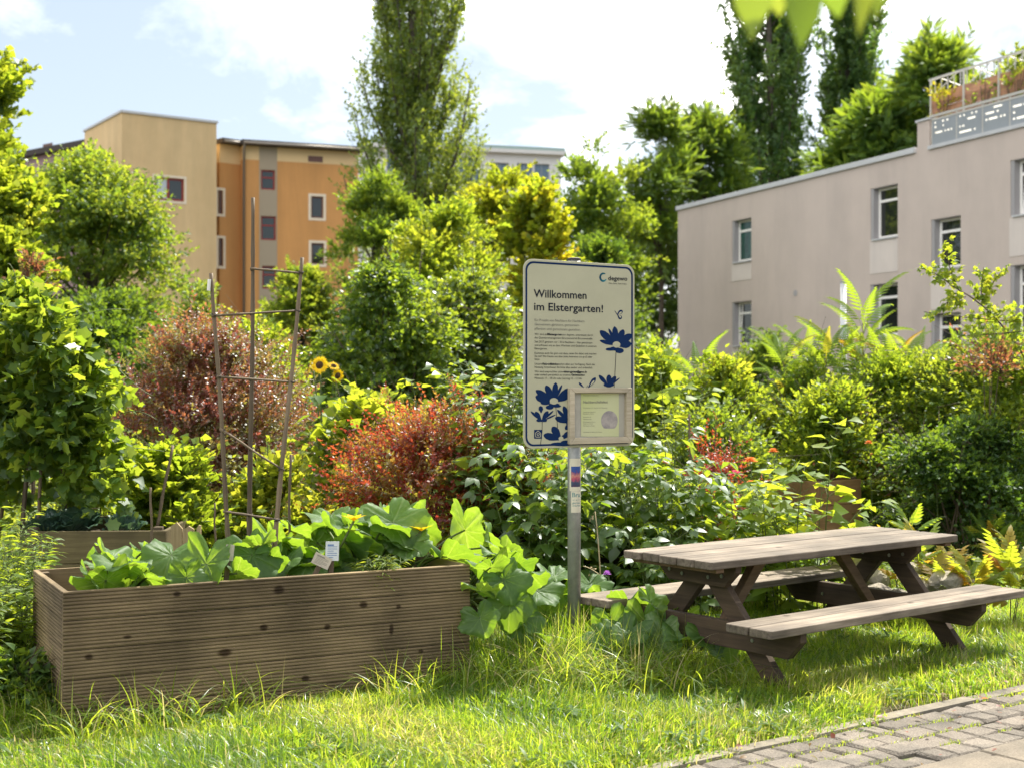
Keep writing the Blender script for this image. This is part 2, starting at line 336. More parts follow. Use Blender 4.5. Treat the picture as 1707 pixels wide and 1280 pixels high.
# ------------------------------------------------------------------ ground, path
M['soil']=plain('garden_soil',(.085,.062,.04),.95,noise=.6,nscale=3,col2=(.035,.045,.015),bump=.8,bscale=30)
M['paver']=plain('granite_paver',(.235,.205,.17),.9,noise=.6,nscale=110,tint=.18,stain=.4,sscale=(3,3,3),bump=.9,bscale=120)
M['slab']=plain('concrete_slab',(.23,.195,.15),.9,noise=.45,nscale=90,tint=.12,stain=.35,sscale=(2.2,2.2,2.2),bump=.4,bscale=200)
M['joint']=plain('sandy_joint',(.17,.155,.10),.95,noise=.5,nscale=25,col2=(.10,.14,.04),bump=.7,bscale=90)
M['kerbstone']=plain('kerb_stone',(.25,.22,.17),.9,noise=.35,nscale=35,tint=.15,stain=.45,sscale=(4,4,4),bump=.5,bscale=120)
a=Acc(); r=RNG(5)
nx,ny=120,140; gx=np.linspace(-1,1,nx); gx=np.sign(gx)*np.abs(gx)**2.2*260; gy=np.linspace(0,1,ny)**2.2*420-12
GX,GY=np.meshgrid(gx,gy); GZ=.02*np.sin(GX*.9+1)*np.cos(GY*.8)-.03
V=np.stack([GX,GY,GZ],-1).reshape(-1,3); i,j=np.meshgrid(np.arange(nx-1),np.arange(ny-1)); q=(j*nx+i).ravel()
a.add(V,[np.stack([q,q+1,q+1+nx,q+nx],1)])
tag(part('ground',a,M['soil']),kind='structure')
PO=np.array([1.10,6.095]); PU=np.array([.81,.586]); PV=np.array([.586,-.81])
def pw(u,v,z): 
    return np.array([PO[0]+u*PU[0]+v*PV[0],PO[1]+u*PU[1]+v*PV[1],z])
def path_v(x,y): return (x-PO[0])*PV[0]+(y-PO[1])*PV[1]
def stone(a,u0,u1,v0,v1,zt,r,t,ch=.008,jt=.004,mi=0,zb=-.06):
    c=np.array([[u0,v0],[u1,v0],[u1,v1],[u0,v1]])+r.normal(size=(4,2))*jt
    m=c.mean(0); ins=c+(m-c)/np.linalg.norm(m-c,axis=1,keepdims=True)*ch*1.5; tl=r.normal(size=4)*.002
    V=[pw(*p,zb) for p in c]+[pw(*p,zt-ch) for p in c]+[pw(*p,zt+k) for p,k in zip(ins,tl)]
    f=[]
    for b in (0,4): f+=[[b+k,b+(k+1)%4,b+4+(k+1)%4,b+4+k][::-1] for k in range(4)]
    f.append([11,10,9,8]); a.add(np.array(V),[np.array(f)],t,mi)
a=Acc(); u=-5.0
for row in range(4):
    u=-5+r.uniform(0,.2); v0=.093+row*.144
    while u<8:
        w=r.choice([.13,.155,.18,.21]); stone(a,u+.003,u+w-.003,v0+.003,v0+.141,.010+r.normal()*.004,r,r.random(),.012,.006); u+=w
for row in range(7):
    u=-5.3+(row%2)*.25; v0=.67+row*.5
    while u<8: stone(a,u+.004,u+.496,v0+.004,v0+.496,.014+r.normal()*.002,r,r.random(),.006,.002,1); u+=.5
n=60; us=np.linspace(-5.2,8.2,n); V=[pw(x,.0,-.012) for x in us]+[pw(x,4.2,-.012) for x in us]
k=np.arange(n-1); a.add(np.array(V),[np.stack([k,k+n,k+1+n,k+1],1)],.5,2)
tag(part('path',a,[M['paver'],M['slab'],M['joint']]),kind='structure')
a=Acc(); u=-5.2
while u<8:
    w=r.choice([.5,1.,.75]); stone(a,u+.003,u+w-.003,.0,.085,.014+r.normal()*.004,r,r.random(),.01,.003); u+=w
tag(part('kerb',a,M['kerbstone']),kind='structure')

# ------------------------------------------------------------------ grooved raised bed
KN=[(.54,0,.60,.018,.014),(1.06,0,.585,.026,.020),(1.52,0,.475,.022,.016),(1.72,0,.45,.015,.012),(.98,0,.40,.02,.016),(1.32,0,.375,.017,.014),(.78,0,.29,.034,.02),(.12,0,.33,.018,.014),(1.68,0,.33,.012,.03),(1.85,0,.2,.014,.012),(.30,0,.41,.02,.008),(1.2,0,.12,.02,.016)]
KN=[k+(1,) for k in KN]
M['deck']=wood_mat('grooved_decking',(.30,.22,.125),(.12,.086,.048),0,.8,1.,KN,.12,.45,.3)
M['deck_end']=wood_mat('grooved_decking_end',(.30,.225,.13),(.12,.088,.05),1,.8,1.,(),.12,.45,.3)
M['post_wood']=wood_mat('post_wood',(.17,.13,.08),(.07,.05,.03),2,.8,1.,(),.2)
M['bedsoil']=plain('bed_soil',(.05,.035,.022),.95,noise=.5,nscale=12,bump=1.,bscale=40)
def grooved(a, x0,x1, z0,z1, y, out, axis, tint, pitch=.0181):
    """a board whose outer face (towards out*y) carries ridges; axis 0: runs along x"""
    z=z0; prof=[]
    n=max(1,round((z1-z0)/pitch)); p=(z1-z0)/n
    for i in range(n):
        b=z0+i*p; prof+=[(.007,b),(.007,b+p*.2),(0.002,b+p*.34),(0,b+p*.46),(0,b+p*.84),(.002,b+p*.95)]
    prof.append((.007,z1)); prof=np.array(prof)
    m=len(prof); V=[]
    for xx in (x0,x1):
        for d,zz in prof: V.append((xx,y-out*d,zz) if axis==0 else (y-out*d,xx,zz))
        for zz in (z1,z0): V.append((xx,y-out*.026,zz) if axis==0 else (y-out*.026,xx,zz))
    m+=2; k=np.arange(m); k2=(k+1)%m
    q=np.stack([k,k2,k2+m,k+m],1); a.add(np.array(V),[q,k[None],(k[::-1]+m)[None]],tint)
BO=(-2.12,6.37); BYAW=math.atan2(1.01,1.89); BL,BW,BH=2.145,.9,.65
bed=thing('raised_bed','raised bed of grooved brown decking boards in the long grass below the bamboo trellis','raised bed',(*BO,0),BYAW,'wooden raised beds')
r=RNG(11)
def panel(name,x0,x1,y,out,axis,mat):
    a=Acc(); z=-.06
    for k in range(5):
        h=(BH+.06)/5; grooved(a,x0+r.uniform(0,.003),x1-r.uniform(0,.003),z+.002,z+h-.002,y+r.normal()*.0008,out,axis,.5+r.normal()*.2); z+=h
    return part(name,a,mat,bed)
panel('front_panel',0,BL,0,-1,0,M['deck']); panel('back_panel',0,BL,BW,1,0,M['deck'])
panel('end_panel',.029,BW-.029,0.002,-1,1,M['deck_end']); panel('end_panel',.029,BW-.029,BL-.002,1,1,M['deck_end'])
for x in (.03,BL-.075):
    for y in (.03,BW-.075):
        a=Acc(); box(a,(x,y,-.1),(x+.045,y+.045,BH-.012)); part('corner_post',a,M['post_wood'],bed,bevel=.003)
a=Acc(); n=24; gx,gy=np.meshgrid(np.linspace(.03,BL-.03,n),np.linspace(.03,BW-.03,10)); gz=.53+.02*np.sin(gx*9)*np.cos(gy*13)+r.normal(size=gx.shape)*.008
q=(np.arange(9)[:,None]*n+np.arange(n-1)[None]).ravel(); a.add(np.stack([gx,gy,gz],-1).reshape(-1,3),[np.stack([q,q+1,q+1+n,q+n],1)]); part('soil',a,M['bedsoil'],bed)
def bed_pt(u,w,z):
    c,s=math.cos(BYAW),math.sin(BYAW); return np.array([BO[0]+c*u-s*w,BO[1]+s*u+c*w,z])

# other, plain-boarded beds
def plank_bed(loc, yaw, L, W, Hh, label, mat, nb=3, group='wooden raised beds', jag=False, posts_out=False):
    t=thing('raised_bed',label,'raised bed',(*loc,0),yaw,group); r=RNG(int(abs(loc[0])*100))
    h=Hh/nb
    for nm,lo,hi in (('front_panel',(0,0),(L,.028)),('back_panel',(0,W-.028),(L,W)),('end_panel',(.0,.03),(.028,W-.03)),('end_panel',(L-.028,.03),(L,W-.03))):
        a=Acc()
        for k in range(nb): box(a,(*lo,k*h+.002-(.05 if k==0 else 0)),(*hi,(k+1)*h-.002),r.random())
        part(nm,a,mat,t,bevel=.004)
    for x in (0.03,L-.09):
        for y in (.031,W-.091):
            a=Acc(); box(a,(x,y,-.05),(x+.06,y+.06,Hh+.02),r.random()); part('corner_post',a,M['post_wood'],t,bevel=.004)
    a=Acc(); n=16; gx,gy=np.meshgrid(np.linspace(.03,L-.03,n),np.linspace(.03,W-.03,n)); gz=Hh*.86+r.normal(size=gx.shape)*.015
    q=(np.arange(n-1)[:,None]*n+np.arange(n-1)[None]).ravel(); a.add(np.stack([gx,gy,gz],-1).reshape(-1,3),[np.stack([q,q+1,q+1+n,q+n],1)]); part('soil',a,M['bedsoil'],t)
    return t
M['plank_olive']=wood_mat('olive_plank',(.155,.125,.06),(.075,.058,.026),0,.8,.9,(),.2)
M['plank_dark']=wood_mat('dark_plank',(.055,.04,.028),(.022,.016,.011),0,.85,.9,(),.25)
M['plank_orange']=wood_mat('orange_plank',(.36,.22,.10),(.20,.115,.05),0,.75,.9,(),.18)
b2=plank_bed((X(45,9.1),9.0),math.radians(3),.95,1.1,.66,'olive brown plank bed behind the grooved bed with kale and a climbing vine in it',M['plank_olive'])
a=Acc(); a2=Acc()
for i,(x,h,w) in enumerate([(.98,.70,.075),(1.062,.675,.07),(1.15,.68,.028)]):
    prism(a,[(x,-.05),(x+w,-.05),(x+w,h-.03+.02*i),(x+w*.5,h+.012),(x,h-.012)],1,.02,.045,.3+.3*i)
M['plank_pale']=wood_mat('pale_board',(.52,.42,.24),(.30,.22,.11),2,.8,1.,(),.2)
part('splintered_board',a,M['plank_pale'],b2)
plank_bed((X(815,9.9),9.75),math.radians(9),1.25,1.0,.56,'dark weathered plank bed almost hidden by raspberry leaves behind the squash',M['plank_dark'])
plank_bed((X(1364,13),13.0),math.radians(38),.66,.62,.72,'orange brown timber bed in front of the dark hedge beyond the picnic table',M['plank_orange'],3)

# ------------------------------------------------------------------ picnic table
TC=(1.705,7.996); TYAW=math.atan2(.613,.79)
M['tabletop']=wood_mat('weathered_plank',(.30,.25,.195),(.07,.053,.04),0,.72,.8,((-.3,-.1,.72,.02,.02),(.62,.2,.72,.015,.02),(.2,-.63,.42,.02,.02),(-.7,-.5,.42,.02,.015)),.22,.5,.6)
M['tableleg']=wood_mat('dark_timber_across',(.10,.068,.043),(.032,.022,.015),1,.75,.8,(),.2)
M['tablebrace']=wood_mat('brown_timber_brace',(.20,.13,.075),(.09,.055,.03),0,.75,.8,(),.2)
M['bolt']=plain('steel_bolt',(.25,.25,.25),.4,metal=.9)
pt=thing('picnic_table','weathered timber picnic table with two fixed benches on the lawn beside the path','picnic table',(*TC,-.02),TYAW)
r=RNG(3); TL=2.2
def plank(a,x0,x1,y0,y1,z0,z1,t):
    # worn plank: chamfered end corners, slightly uneven ends
    c=.012; poly=[(x0+c,y0),(x1-c,y0),(x1,y0+c),(x1,y1-c),(x1-c,y1),(x0+c,y1),(x0,y1-c),(x0,y0+c)]
    prism(a,poly,2,z0,z1,t)
a=Acc(); ys=np.linspace(-.345,.345,6)
for k in range(5):
    e=r.uniform(-.008,.008,2); plank(a,-TL/2+e[0],TL/2+e[1],ys[k]+.0035,ys[k+1]-.0035,.678+r.normal()*.0012,.722+r.normal()*.0015,r.random())
part('table_top',a,M['tabletop'],pt,bevel=.006,segs=3)
for s in (-1,1):
    a=Acc(); yy=np.array([.455,.605,.612,.762])*s
    for k in (0,2):
        e=r.uniform(-.012,.012,2); y0,y1=sorted((yy[k],yy[k+1])); plank(a,-TL/2-.03+e[0],TL/2+.07+e[1],y0,y1,.378,.423+r.normal()*.001,r.random())
    part('bench_seat',a,M['tabletop'],pt,bevel=.006,segs=3)
    a=Acc(); box(a,(-TL/2+.02,s*.48-.02 if s>0 else s*.48-.09,.352),(-TL/2+.075,s*.48+.09 if s>0 else s*.48+.02,.376)); 
for sx in (-.80,.80):
    for s in (-1,1):
        a=Acc(); ft,tp=-.66*s,-.02*s; hw=.062
        p=[(ft-hw*1.15,-.09),(ft+hw*1.15,-.09),(tp+hw*1.15,.66),(tp-hw*1.15,.66)]
        x0=sx-.024+(.05 if s<0 else -.0)
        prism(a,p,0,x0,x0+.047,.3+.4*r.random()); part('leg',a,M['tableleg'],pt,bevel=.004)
    a=Acc(); x0=sx-.076; c=.09
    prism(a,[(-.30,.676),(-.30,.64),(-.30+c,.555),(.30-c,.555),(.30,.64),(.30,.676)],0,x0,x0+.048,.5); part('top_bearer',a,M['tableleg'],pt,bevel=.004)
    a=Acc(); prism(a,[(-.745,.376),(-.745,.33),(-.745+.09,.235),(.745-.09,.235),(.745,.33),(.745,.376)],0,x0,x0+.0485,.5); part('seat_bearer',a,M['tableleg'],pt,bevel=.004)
    a=Acc()
    for y,z in ((-.2,.615),(.2,.615),(-.42,.30),(.42,.30),(-.1,.6),(.1,.6)):
        a=Acc(); tube(a,[(x0-.006,y,z),(x0,y,z)],.011,8); part('bolt',a,M['bolt'],pt)
    # diagonal brace from the middle of the top down to the seat bearer
    a=Acc(); si=-1 if sx>0 else 1
    prism(a,[(sx+si*.08,.27),(sx+si*.13,.25),(sx+si*.52,.676),(sx+si*.42,.676)],1,-.03,.025,.5); part('brace',a,M['tablebrace'],pt,bevel=.004)
    a=Acc(); box(a,(sx*1.27-.03,-.32,.655),(sx*1.27+.03,.32,.677),.8); part('end_batten',a,M['tablebrace'],pt,bevel=.003)

# ------------------------------------------------------------------ welcome sign
SYAW=math.atan2(.40,.635); SE=np.array([math.cos(SYAW),math.sin(SYAW)]); SN=np.array([math.sin(SYAW),-math.cos(SYAW)])
SB=np.array([.383,7.76]); SP=SB-SN*.045; ZT,ZB=2.335,1.272
M['white_board']=plain('cream_board',(.46,.445,.31),.4,noise=.10,nscale=3.5,spec=.45)
M['alu']=plain('aluminium_edge',(.45,.44,.38),.4,metal=.3)
M['navy']=plain('navy_print',(.004,.022,.085),.7,spec=.12); M['ink']=plain('dark_ink',(.012,.015,.028),.7,spec=.12); M['greyink']=plain('grey_ink',(.17,.165,.145),.5)
M['steel']=plain('galvanised_steel',(.36,.36,.34),.42,metal=.55,noise=.35,nscale=14,bump=.15,bscale=60)
M['cap']=plain('black_cap',(.03,.02,.025),.6)
sg=thing('welcome_sign','cream garden welcome sign with navy flowers and framed notice on a grey post','sign',(SP[0],SP[1],0),SYAW)
YB=-.045-.0
def bmap(px,py,dy=0.):
    """photo pixel -> (x, z) on the board face, in the sign's own frame"""
    O=SB+SN*dy; u=(px-CX)/F; s=(u*O[1]-O[0])/(SE[0]-u*SE[1]); d=O[1]+s*SE[1]; return s, EYE-(py-HY)/F*d
def rrect(x0,x1,z0,z1,rad,n=8):
    o=[]
    for cx,cz,a0 in ((x1-rad,z0+rad,-90),(x1-rad,z1-rad,0),(x0+rad,z1-rad,90),(x0+rad,z0+rad,180)):
        for k in range(n+1):
            t=math.radians(a0+90*k/n); o.append((cx+rad*math.cos(t),cz+rad*math.sin(t)))
    return o
BL0=bmap(872.6,600)[0]; BR0=bmap(1057.8,600)[0]
a=Acc(); prism(a,rrect(BL0,BR0,ZB,ZT,.06),1,YB,YB+.006); part('board',a,M['white_board'],sg,bevel=.0015)
a=Acc(); tube(a,[(0,0,-.3),(0,0,ZT+.012)],.038,28); part('post',a,M['steel'],sg,smooth=False)
sg.children[-1].data.polygons.foreach_set('use_smooth',[len(p.vertices)==4 for p in sg.children[-1].data.polygons])
a=Acc(); tube(a,[(0,0,ZT+.012),(0,0,ZT+.022),(0,0,ZT+.026)],[.0395,.0395,.03],20); part('post_cap',a,M['cap'],sg)
for zz in (ZT-.14,ZB+.18):
    a=Acc(); tube(a,[(0,0,zz),(0,0,zz+.03)],.0415,20); part('clamp',a,M['alu'],sg)
def ring(a,outer,inner,y,tint=.5):
    n=len(outer); V=[(x,y,z) for x,z in outer]+[(x,y,z) for x,z in inner]; k=np.arange(n); k2=(k+1)%n
    a.add(np.array(V),[np.stack([k,k2,k2+n,k+n],1)],tint)
a=Acc(); ring(a,rrect(BL0+.013,BR0-.013,ZB+.013,ZT-.013,.052),rrect(BL0+.025,BR0-.025,ZB+.024,ZT-.024,.043),YB-.0006); part('border',a,M['navy'],sg)
YP=YB-.0007
def flat(a,pts,y=None,tint=.5):   # polygon in photo pixels, printed on the board
    q=[bmap(*p) for p in pts]; fan(a,[(x,YP if y is None else y,z) for x,z in q],None,tint)
def petal(a,b,t,w,y=None,blunt=.62):
    """petal from b to t (photo px), widest at 'blunt' of its length"""
    b=np.array(b,float); t=np.array(t,float); d=t-b; L=np.hypot(*d); n=np.array([-d[1],d[0]])/L
    pr=[(0,.14),(.2,.42),(.42,.8),(blunt,1),(.82,.85),(.94,.5),(1,.12)]
    pts=[b+d*s+n*w/2*h for s,h in pr]+[b+d*s-n*w/2*h for s,h in pr[::-1]]
    flat(a,pts,y)
def disc(a,c,rx,ry,y,n=18): flat(a,[(c[0]+rx*math.cos(k*2*math.pi/n),c[1]+ry*math.sin(k*2*math.pi/n)) for k in range(n)],y)
def A5(x,y): return (865+x*.1289,425+y*.1289)
def B6(x,y): return (865+x*.1328,585+y*.1328)
def flower(name,f,c,petals,center=None,lobes=()):
    a=Acc()
    for i,(t,w) in enumerate(petals): petal(a,f(*c),f(*t),w*.13,YP-.00005*i,.62)
    for i,(x,y,rx,ry) in enumerate(lobes): disc(a,f(x,y),rx*.13,ry*.13,YP-.0005-.00005*i)
    o=part(name,a,M['navy'],sg)
    if center:
        a=Acc(); disc(a,f(center[0],center[1]),center[2]*.13,center[3]*.13,YP-.0011); part('flower_centre',a,M['white_board'],o)
flower('printed_flower',A5,(1262,1175),[((1048,982),92),((1046,1108),50),((1160,955),38),((1236,928),78),((1352,968),84),((1456,1030),96),((1452,1150),100)],(1260,1162,50,40),[(1300,1240,55,34),(1180,1222,60,20),(1235,1215,60,26)])
flower('printed_flower',B6,(440,640),[((212,492),84),((208,570),110),((338,432),84),((462,398),76),((540,425),34),((640,470),80),((640,560),70)],(437,628,54,42),[(385,705,50,28),(470,690,60,18),(330,650,60,26),(440,672,70,20)])
flower('printed_flower',B6,(285,880),[((148,755),34),((205,760),60),((365,752),60),((432,748),28),((462,796),22)],None,[(250,868,34,20),(320,868,34,20),(285,872,50,14)])
a=Acc(); petal(a,B6(280,775),B6(270,688),60*.13,YP-.0003,.4); part('printed_petal',a,M['navy'],sg)
flower('printed_flower',B6,(640,900),[((455,835),80),((480,735),46),((560,690),70),((630,660),40),((585,985),55)],(630,893,14,22),[(600,850,50,50),(620,880,30,80)])
flower('printed_flower',B6,(530,1110),[((420,948),100),((310,1050),96),((560,1050),30),((640,1010),70)],(527,1096,32,28),[(500,1166,105,24),(590,1150,70,34),(560,1172,90,20)])
flower('printed_flower',B6,(1130,445),[((1003,305),52),((1130,300),70),((1215,318),60),((1265,338),20)],None,[(1100,425,40,22),(1160,425,34,20),(1128,440,40,16)])
def stroke(a,pts,w,y=None):
    pts=np.array(pts,float)
    for p,q in zip(pts[:-1],pts[1:]):
        d=q-p; n=np.array([-d[1],d[0]])/np.hypot(*d)*w/2; flat(a,[p+n,q+n,q-n,p-n],y)
for pts in ([A5(1255,1250),A5(1248,1400),B6(1195,460)],[B6(462,700),B6(485,960)],[B6(292,880),B6(290,1020),B6(268,1180)]): a=Acc(); stroke(a,pts,.9,YP-.0002); part('printed_stem',a,M['ink'],sg)
a=Acc(); c=A5(1300,775)
petal(a,A5(1268,778),A5(1338,720),26*.129*2); petal(a,A5(1275,785),A5(1328,826),26*.129*2,YP-.0003); stroke(a,[A5(1238,725),A5(1285,795),A5(1312,835)],1.,YP-.0004)
part('printed_butterfly',a,M['navy'],sg); a=Acc(); petal(a,B6(868,465),B6(962,335),52*.133,YP,.7); petal(a,B6(815,462),B6(752,398),26*.133,YP,.7); stroke(a,[B6(850,462),B6(862,430)],.8)
bt=part('printed_butterfly',a,M['navy'],sg)
a=Acc(); petal(a,A5(1285,772),A5(1328,738),16*.129*1.5,YP-.0008); petal(a,A5(1288,786),A5(1320,812),15*.129*1.5,YP-.0009); petal(a,B6(890,440),B6(945,370),22*.133,YP-.0008); part('wing_patch',a,M['white_board'],bt)
a=Acc(); flat(a,[B6(190,985),B6(288,985),B6(288,1096),B6(190,1096)],YP-.0004); hs=part('house_emblem',a,M['navy'],sg)
a=Acc(); hp=[B6(238,998),B6(272,1030),B6(268,1076),B6(210,1076),B6(204,1030),B6(238,998)]; stroke(a,hp,1.,YP-.0008); stroke(a,[B6(222,1040),B6(240,1062),B6(258,1036),B6(240,1028),B6(222,1040)],.9,YP-.0009); part('house_outline',a,M['white_board'],hs)
# logo
a=Acc(); cx,cy=A5(1088,293); n=26
for k in range(n):
    t0=math.radians(-50-285*k/n); t1=math.radians(-50-285*(k+1)/n); w0=1.6+3.3*math.sin(math.pi*(k+.0)/n)**.6; w1=1.6+3.3*math.sin(math.pi*(k+1)/n)**.6
    ro=7.2; f=lambda t,q:(cx+q*math.cos(t)*.88,cy+q*math.sin(t)*1.08); flat(a,[f(t0,ro),f(t1,ro),f(t1,ro-w1*.72),f(t0,ro-w0*.72)],YP-.0001,k/n)
M['logo']=leaf_mat('logo_teal',[(.005,.10,.14),(.01,.05,.09),(.03,.25,.30)],[(0,0,0)],0,.04)
part('logo_ring',a,M['logo'],sg)
def text_geo(body,bold=False):
    c=bpy.data.curves.new('t','FONT'); c.body=body; c.size=1; c.resolution_u=2; c.offset=.012 if bold else .0
    o=bpy.data.objects.new('t',c); me=bpy.data.meshes.new_from_object(o); V=np.array([v.co[:] for v in me.vertices]); Fs=[list(p.vertices) for p in me.polygons]
    bpy.data.objects.remove(o); bpy.data.curves.remove(c); bpy.data.meshes.remove(me); return V,Fs
def put_text(a,body,px0,px1,py,hpx,bold=False,y=None,mapf=bmap):
    """text whose left/right ends and baseline sit at photo pixels, cap height hpx"""
    V,Fs=text_geo(body,bold); x0,z0=mapf(px0,py[0] if np.ndim(py) else py); x1,z1=mapf(px1,py[1] if np.ndim(py) else py)
    cap=.73; w=V[:,0].max()-V[:,0].min(); sc=(x1-x0)/w; d=EYE-0; hz=abs(mapf(px0,0)[1]-mapf(px0,hpx)[1])/cap
    t=(V[:,0]-V[:,0].min())/w; Q=np.stack([x0+t*(x1-x0),np.full(len(V),YP-.0012 if y is None else y),z0+(z1-z0)*t+V[:,1]*hz],1)
    by={}
    for f in Fs: by.setdefault(len(f),[]).append(f)
    a.add(Q,[np.array(v) for v in by.values()])
a=Acc()
put_text(a,'Willkommen',889.5,977.5,A5(0,548)[1:]+(A5(0,572)[1],),13.6,True); part('heading_lettering',a,M['ink'],sg); a=Acc(); put_text(a,'im Elstergarten!',890,1005,(A5(0,715)[1],A5(0,745)[1]),13.4,True)
part('heading_lettering',a,M['ink'],sg)
a=Acc(); put_text(a,'degewo',1013.5,1045.5,(A5(0,330)[1],A5(0,337)[1]),7.6,True); lg=part('logo_lettering',a,M['ink'],sg)
a=Acc(); put_text(a,'Mehr Stadt. Mehr Leben.',1014.5,1045,(A5(0,378)[1],A5(0,387)[1]),2.3); part('tagline_lettering',a,M['ink'],sg)
a=Acc()
for t,x1,y0,y1 in (('Ein Projekt von Nachbarn für Nachbarn.',975,858,873),('Gemeinsam gärtnern, gemeinsam',965,913,925),('pflanzen und gemeinsam gestalten.',968,968,984)):
    put_text(a,t,891,x1,(A5(0,y0)[1],A5(0,y1)[1]),4.2)
part('intro_lettering',a,M['greyink'],sg)
a=Acc()
for t,x1,f,y0,y1 in (('Wir sind ein Mietergarten von degewo, unterstützt durch',988,A5,1038,1052),('das Quartiersmanagement Brunnenviertel-Brunnenstraße.',988,A5,1083,1097),('Seit 2017 gärtnern wir – Ihre Nachbarn – hier gemeinsam',987,A5,1135,1150),('und erfreuen uns an dem Wachsen und Gedeihen in unserem',994,A5,1180,1194),('Elstergarten.',912,A5,1222,1226),
    ('Kommen auch Sie gern mit dazu, seien Sie dabei und machen',994,B6,40,48),('Sie mit! Wir freuen uns über jedes Interesse von groß oder',987,B6,78,88),('klein.',900,B6,116,118),('Unsere Picknickbänke stehen allen zur Verfügung. Nach der',992,B6,174,182),('Nutzung hinterlassen Sie bitte alles sauber und ordentlich.',988,B6,215,222),
    ('Wir sind ansprechbar unter elster-garten@gmx.de',978,B6,270,276),('oder einfach persönlich zu unseren Gartenzeiten:',975,B6,310,315),('Mittwoch 17 – 18 Uhr oder Sonntag 10 – 12 Uhr',970,B6,353,358)):
    put_text(a,t,891,x1,(f(0,y0)[1],f(0,y1)[1]),3.5)
for t,x0,x1,f,y0,y1 in (('Mietergarten',912,936,A5,1040,1044),('Picknickbänke',904,930,B6,176,178),('elster-garten@gmx.de',939,978,B6,272,276),('Gartenzeiten:',952,975,B6,312,315)):
    put_text(a,t,x0,x1,(f(0,y0)[1],f(0,y1)[1]),3.6,True,YP-.0014)
part('paragraph_lettering',a,M['ink'],sg)
# wood framed notice
M['framewood']=wood_mat('pale_frame_wood',(.50,.44,.33),(.32,.27,.19),0,.6,1.5,(),.15)
M['paper_plain']=plain('grey_backing',(.42,.40,.34),.7,noise=.15,nscale=9)
m,nt,out=new_mat('notice_paper'); p=N(nt,'ShaderNodeBsdfPrincipled',i_Roughness=.6); nt.links.new(p.outputs[0],out.inputs[0]); at=N(nt,'ShaderNodeAttribute',attribute_name='tint')
nt.links.new(ramp(nt,at.outputs['Fac'],[(0,(.52,.52,.34)),(1,(.46,.50,.20))]).outputs[0],p.inputs['Base Color']); M['notice']=m
M['photo_print']=plain('faded_photo',(.40,.36,.33),.6,col2=(.22,.20,.21),nscale=22)
M['acryl']=glass_mat('acrylic',(.5,.5,.5),.1)
def fmap(px,py): return bmap(px,py,.03)
fx0,fz1=fmap(*B6(645,462)); fx1,fz0=fmap(*B6(1425,1150)); ix0,iz1=fmap(*B6(705,525)); ix1,iz0=fmap(*B6(1355,1072))
nf=thing('notice_frame',None,None); del_=None
nf.parent=sg
def bar(pts):   # mitred bar in (x,z), from the board out to 3 cm
    a=Acc(); prism(a,pts,1,YB-.03,YB-.001,RNG(len(pts)).random()); part('frame_bar',a,M['framewood'],nf,bevel=.003)
bar([(fx0,fz1),(ix0,iz1),(ix1,iz1),(fx1,fz1)][::-1]); bar([(fx0,fz0),(fx1,fz0),(ix1,iz0),(ix0,iz0)][::-1][::-1]); bar([(fx0,fz0),(ix0,iz0),(ix0,iz1),(fx0,fz1)]); bar([(fx1,fz0),(fx1,fz1),(ix1,iz1),(ix1,iz0)])
a=Acc(); fan(a,[(ix0,YB-.006,iz0),(ix1,YB-.006,iz0),(ix1,YB-.006,iz1),(ix0,YB-.006,iz1)]); part('backing',a,M['paper_plain'],nf)
pm=lambda x,y:bmap(*B6(x,y),.008)
pq=[pm(780,1070),pm(1255,1070),pm(1255,530),pm(780,530)]; a=Acc(); a.add([(x,YB-.008,z) for x,z in pq],[np.array([[0,1,2,3]])],[.2,.5,.3,1.]); part('notice_paper',a,M['notice'],nf)
a=Acc(); 
pp=[]; 
for k in range(22):
    t=math.pi*2*k/22; x=1135+105*math.cos(t); y=872+125*math.sin(t); pp.append(pm(min(x,1240),min(y,970)))
fan(a,[(x,YB-.0085,z) for x,z in pp]); part('notice_photo',a,M['photo_print'],nf)
a=Acc(); mp8=lambda px,py:bmap(px,py,.008)
put_text(a,'Nachbarschaftsfest',B6(808,0)[0],B6(1115,0)[0],(B6(0,655)[1],B6(0,652)[1]),4.4,True,YB-.009,mp8)
for k,(y,x1) in enumerate([(562,1000),(716,1105),(770,960),(790,940),(830,905),(858,910),(892,960),(915,930),(940,950),(1018,1040)]):
    put_text(a,'Gemeinsam im Garten am Samstag'[:int((x1-805)/10)+6],B6(806,0)[0],B6(x1,0)[0],(B6(0,y)[1],B6(0,y)[1]),1.7,False,YB-.009,mp8)
part('notice_lettering',a,M['greyink'],nf)
# stickers wrapped round the post
def pmap(px,py):  # photo px -> (angle, z) on the post's front
    x=(px-958.5)/F*7.76; return math.asin(max(-1,min(1,x/.0385))), EYE-(py-HY)/F*7.76
AVW=math.atan2(SP[0],SP[1])+SYAW  # view direction in the sign's frame
def wrap(a,px0,px1,py0,py1,rad,tint=None,nx=8,nz=1):
    t0,z1=pmap(px0,py0); t1,z0=pmap(px1,py1); V=[];T=[]
    for j in range(nz+1):
        for i in range(nx+1):
            t=t0+(t1-t0)*i/nx; ang=-math.pi/2+t-(SYAW-.0+math.atan2(SP[0],SP[1])*0); V.append((rad*math.cos(ang),rad*math.sin(ang),z0+(z1-z0)*j/nz)); T.append(j/max(nz,1))
    q=(np.arange(nz)[:,None]*(nx+1)+np.arange(nx)[None]).ravel(); a.add(np.array(V),[np.stack([q,q+1,q+nx+2,q+nx+1],1)],np.array(T) if tint is None else tint)
M['sticker']=plain('sticker_paper',(.62,.57,.44),.5,noise=.12,nscale=40)
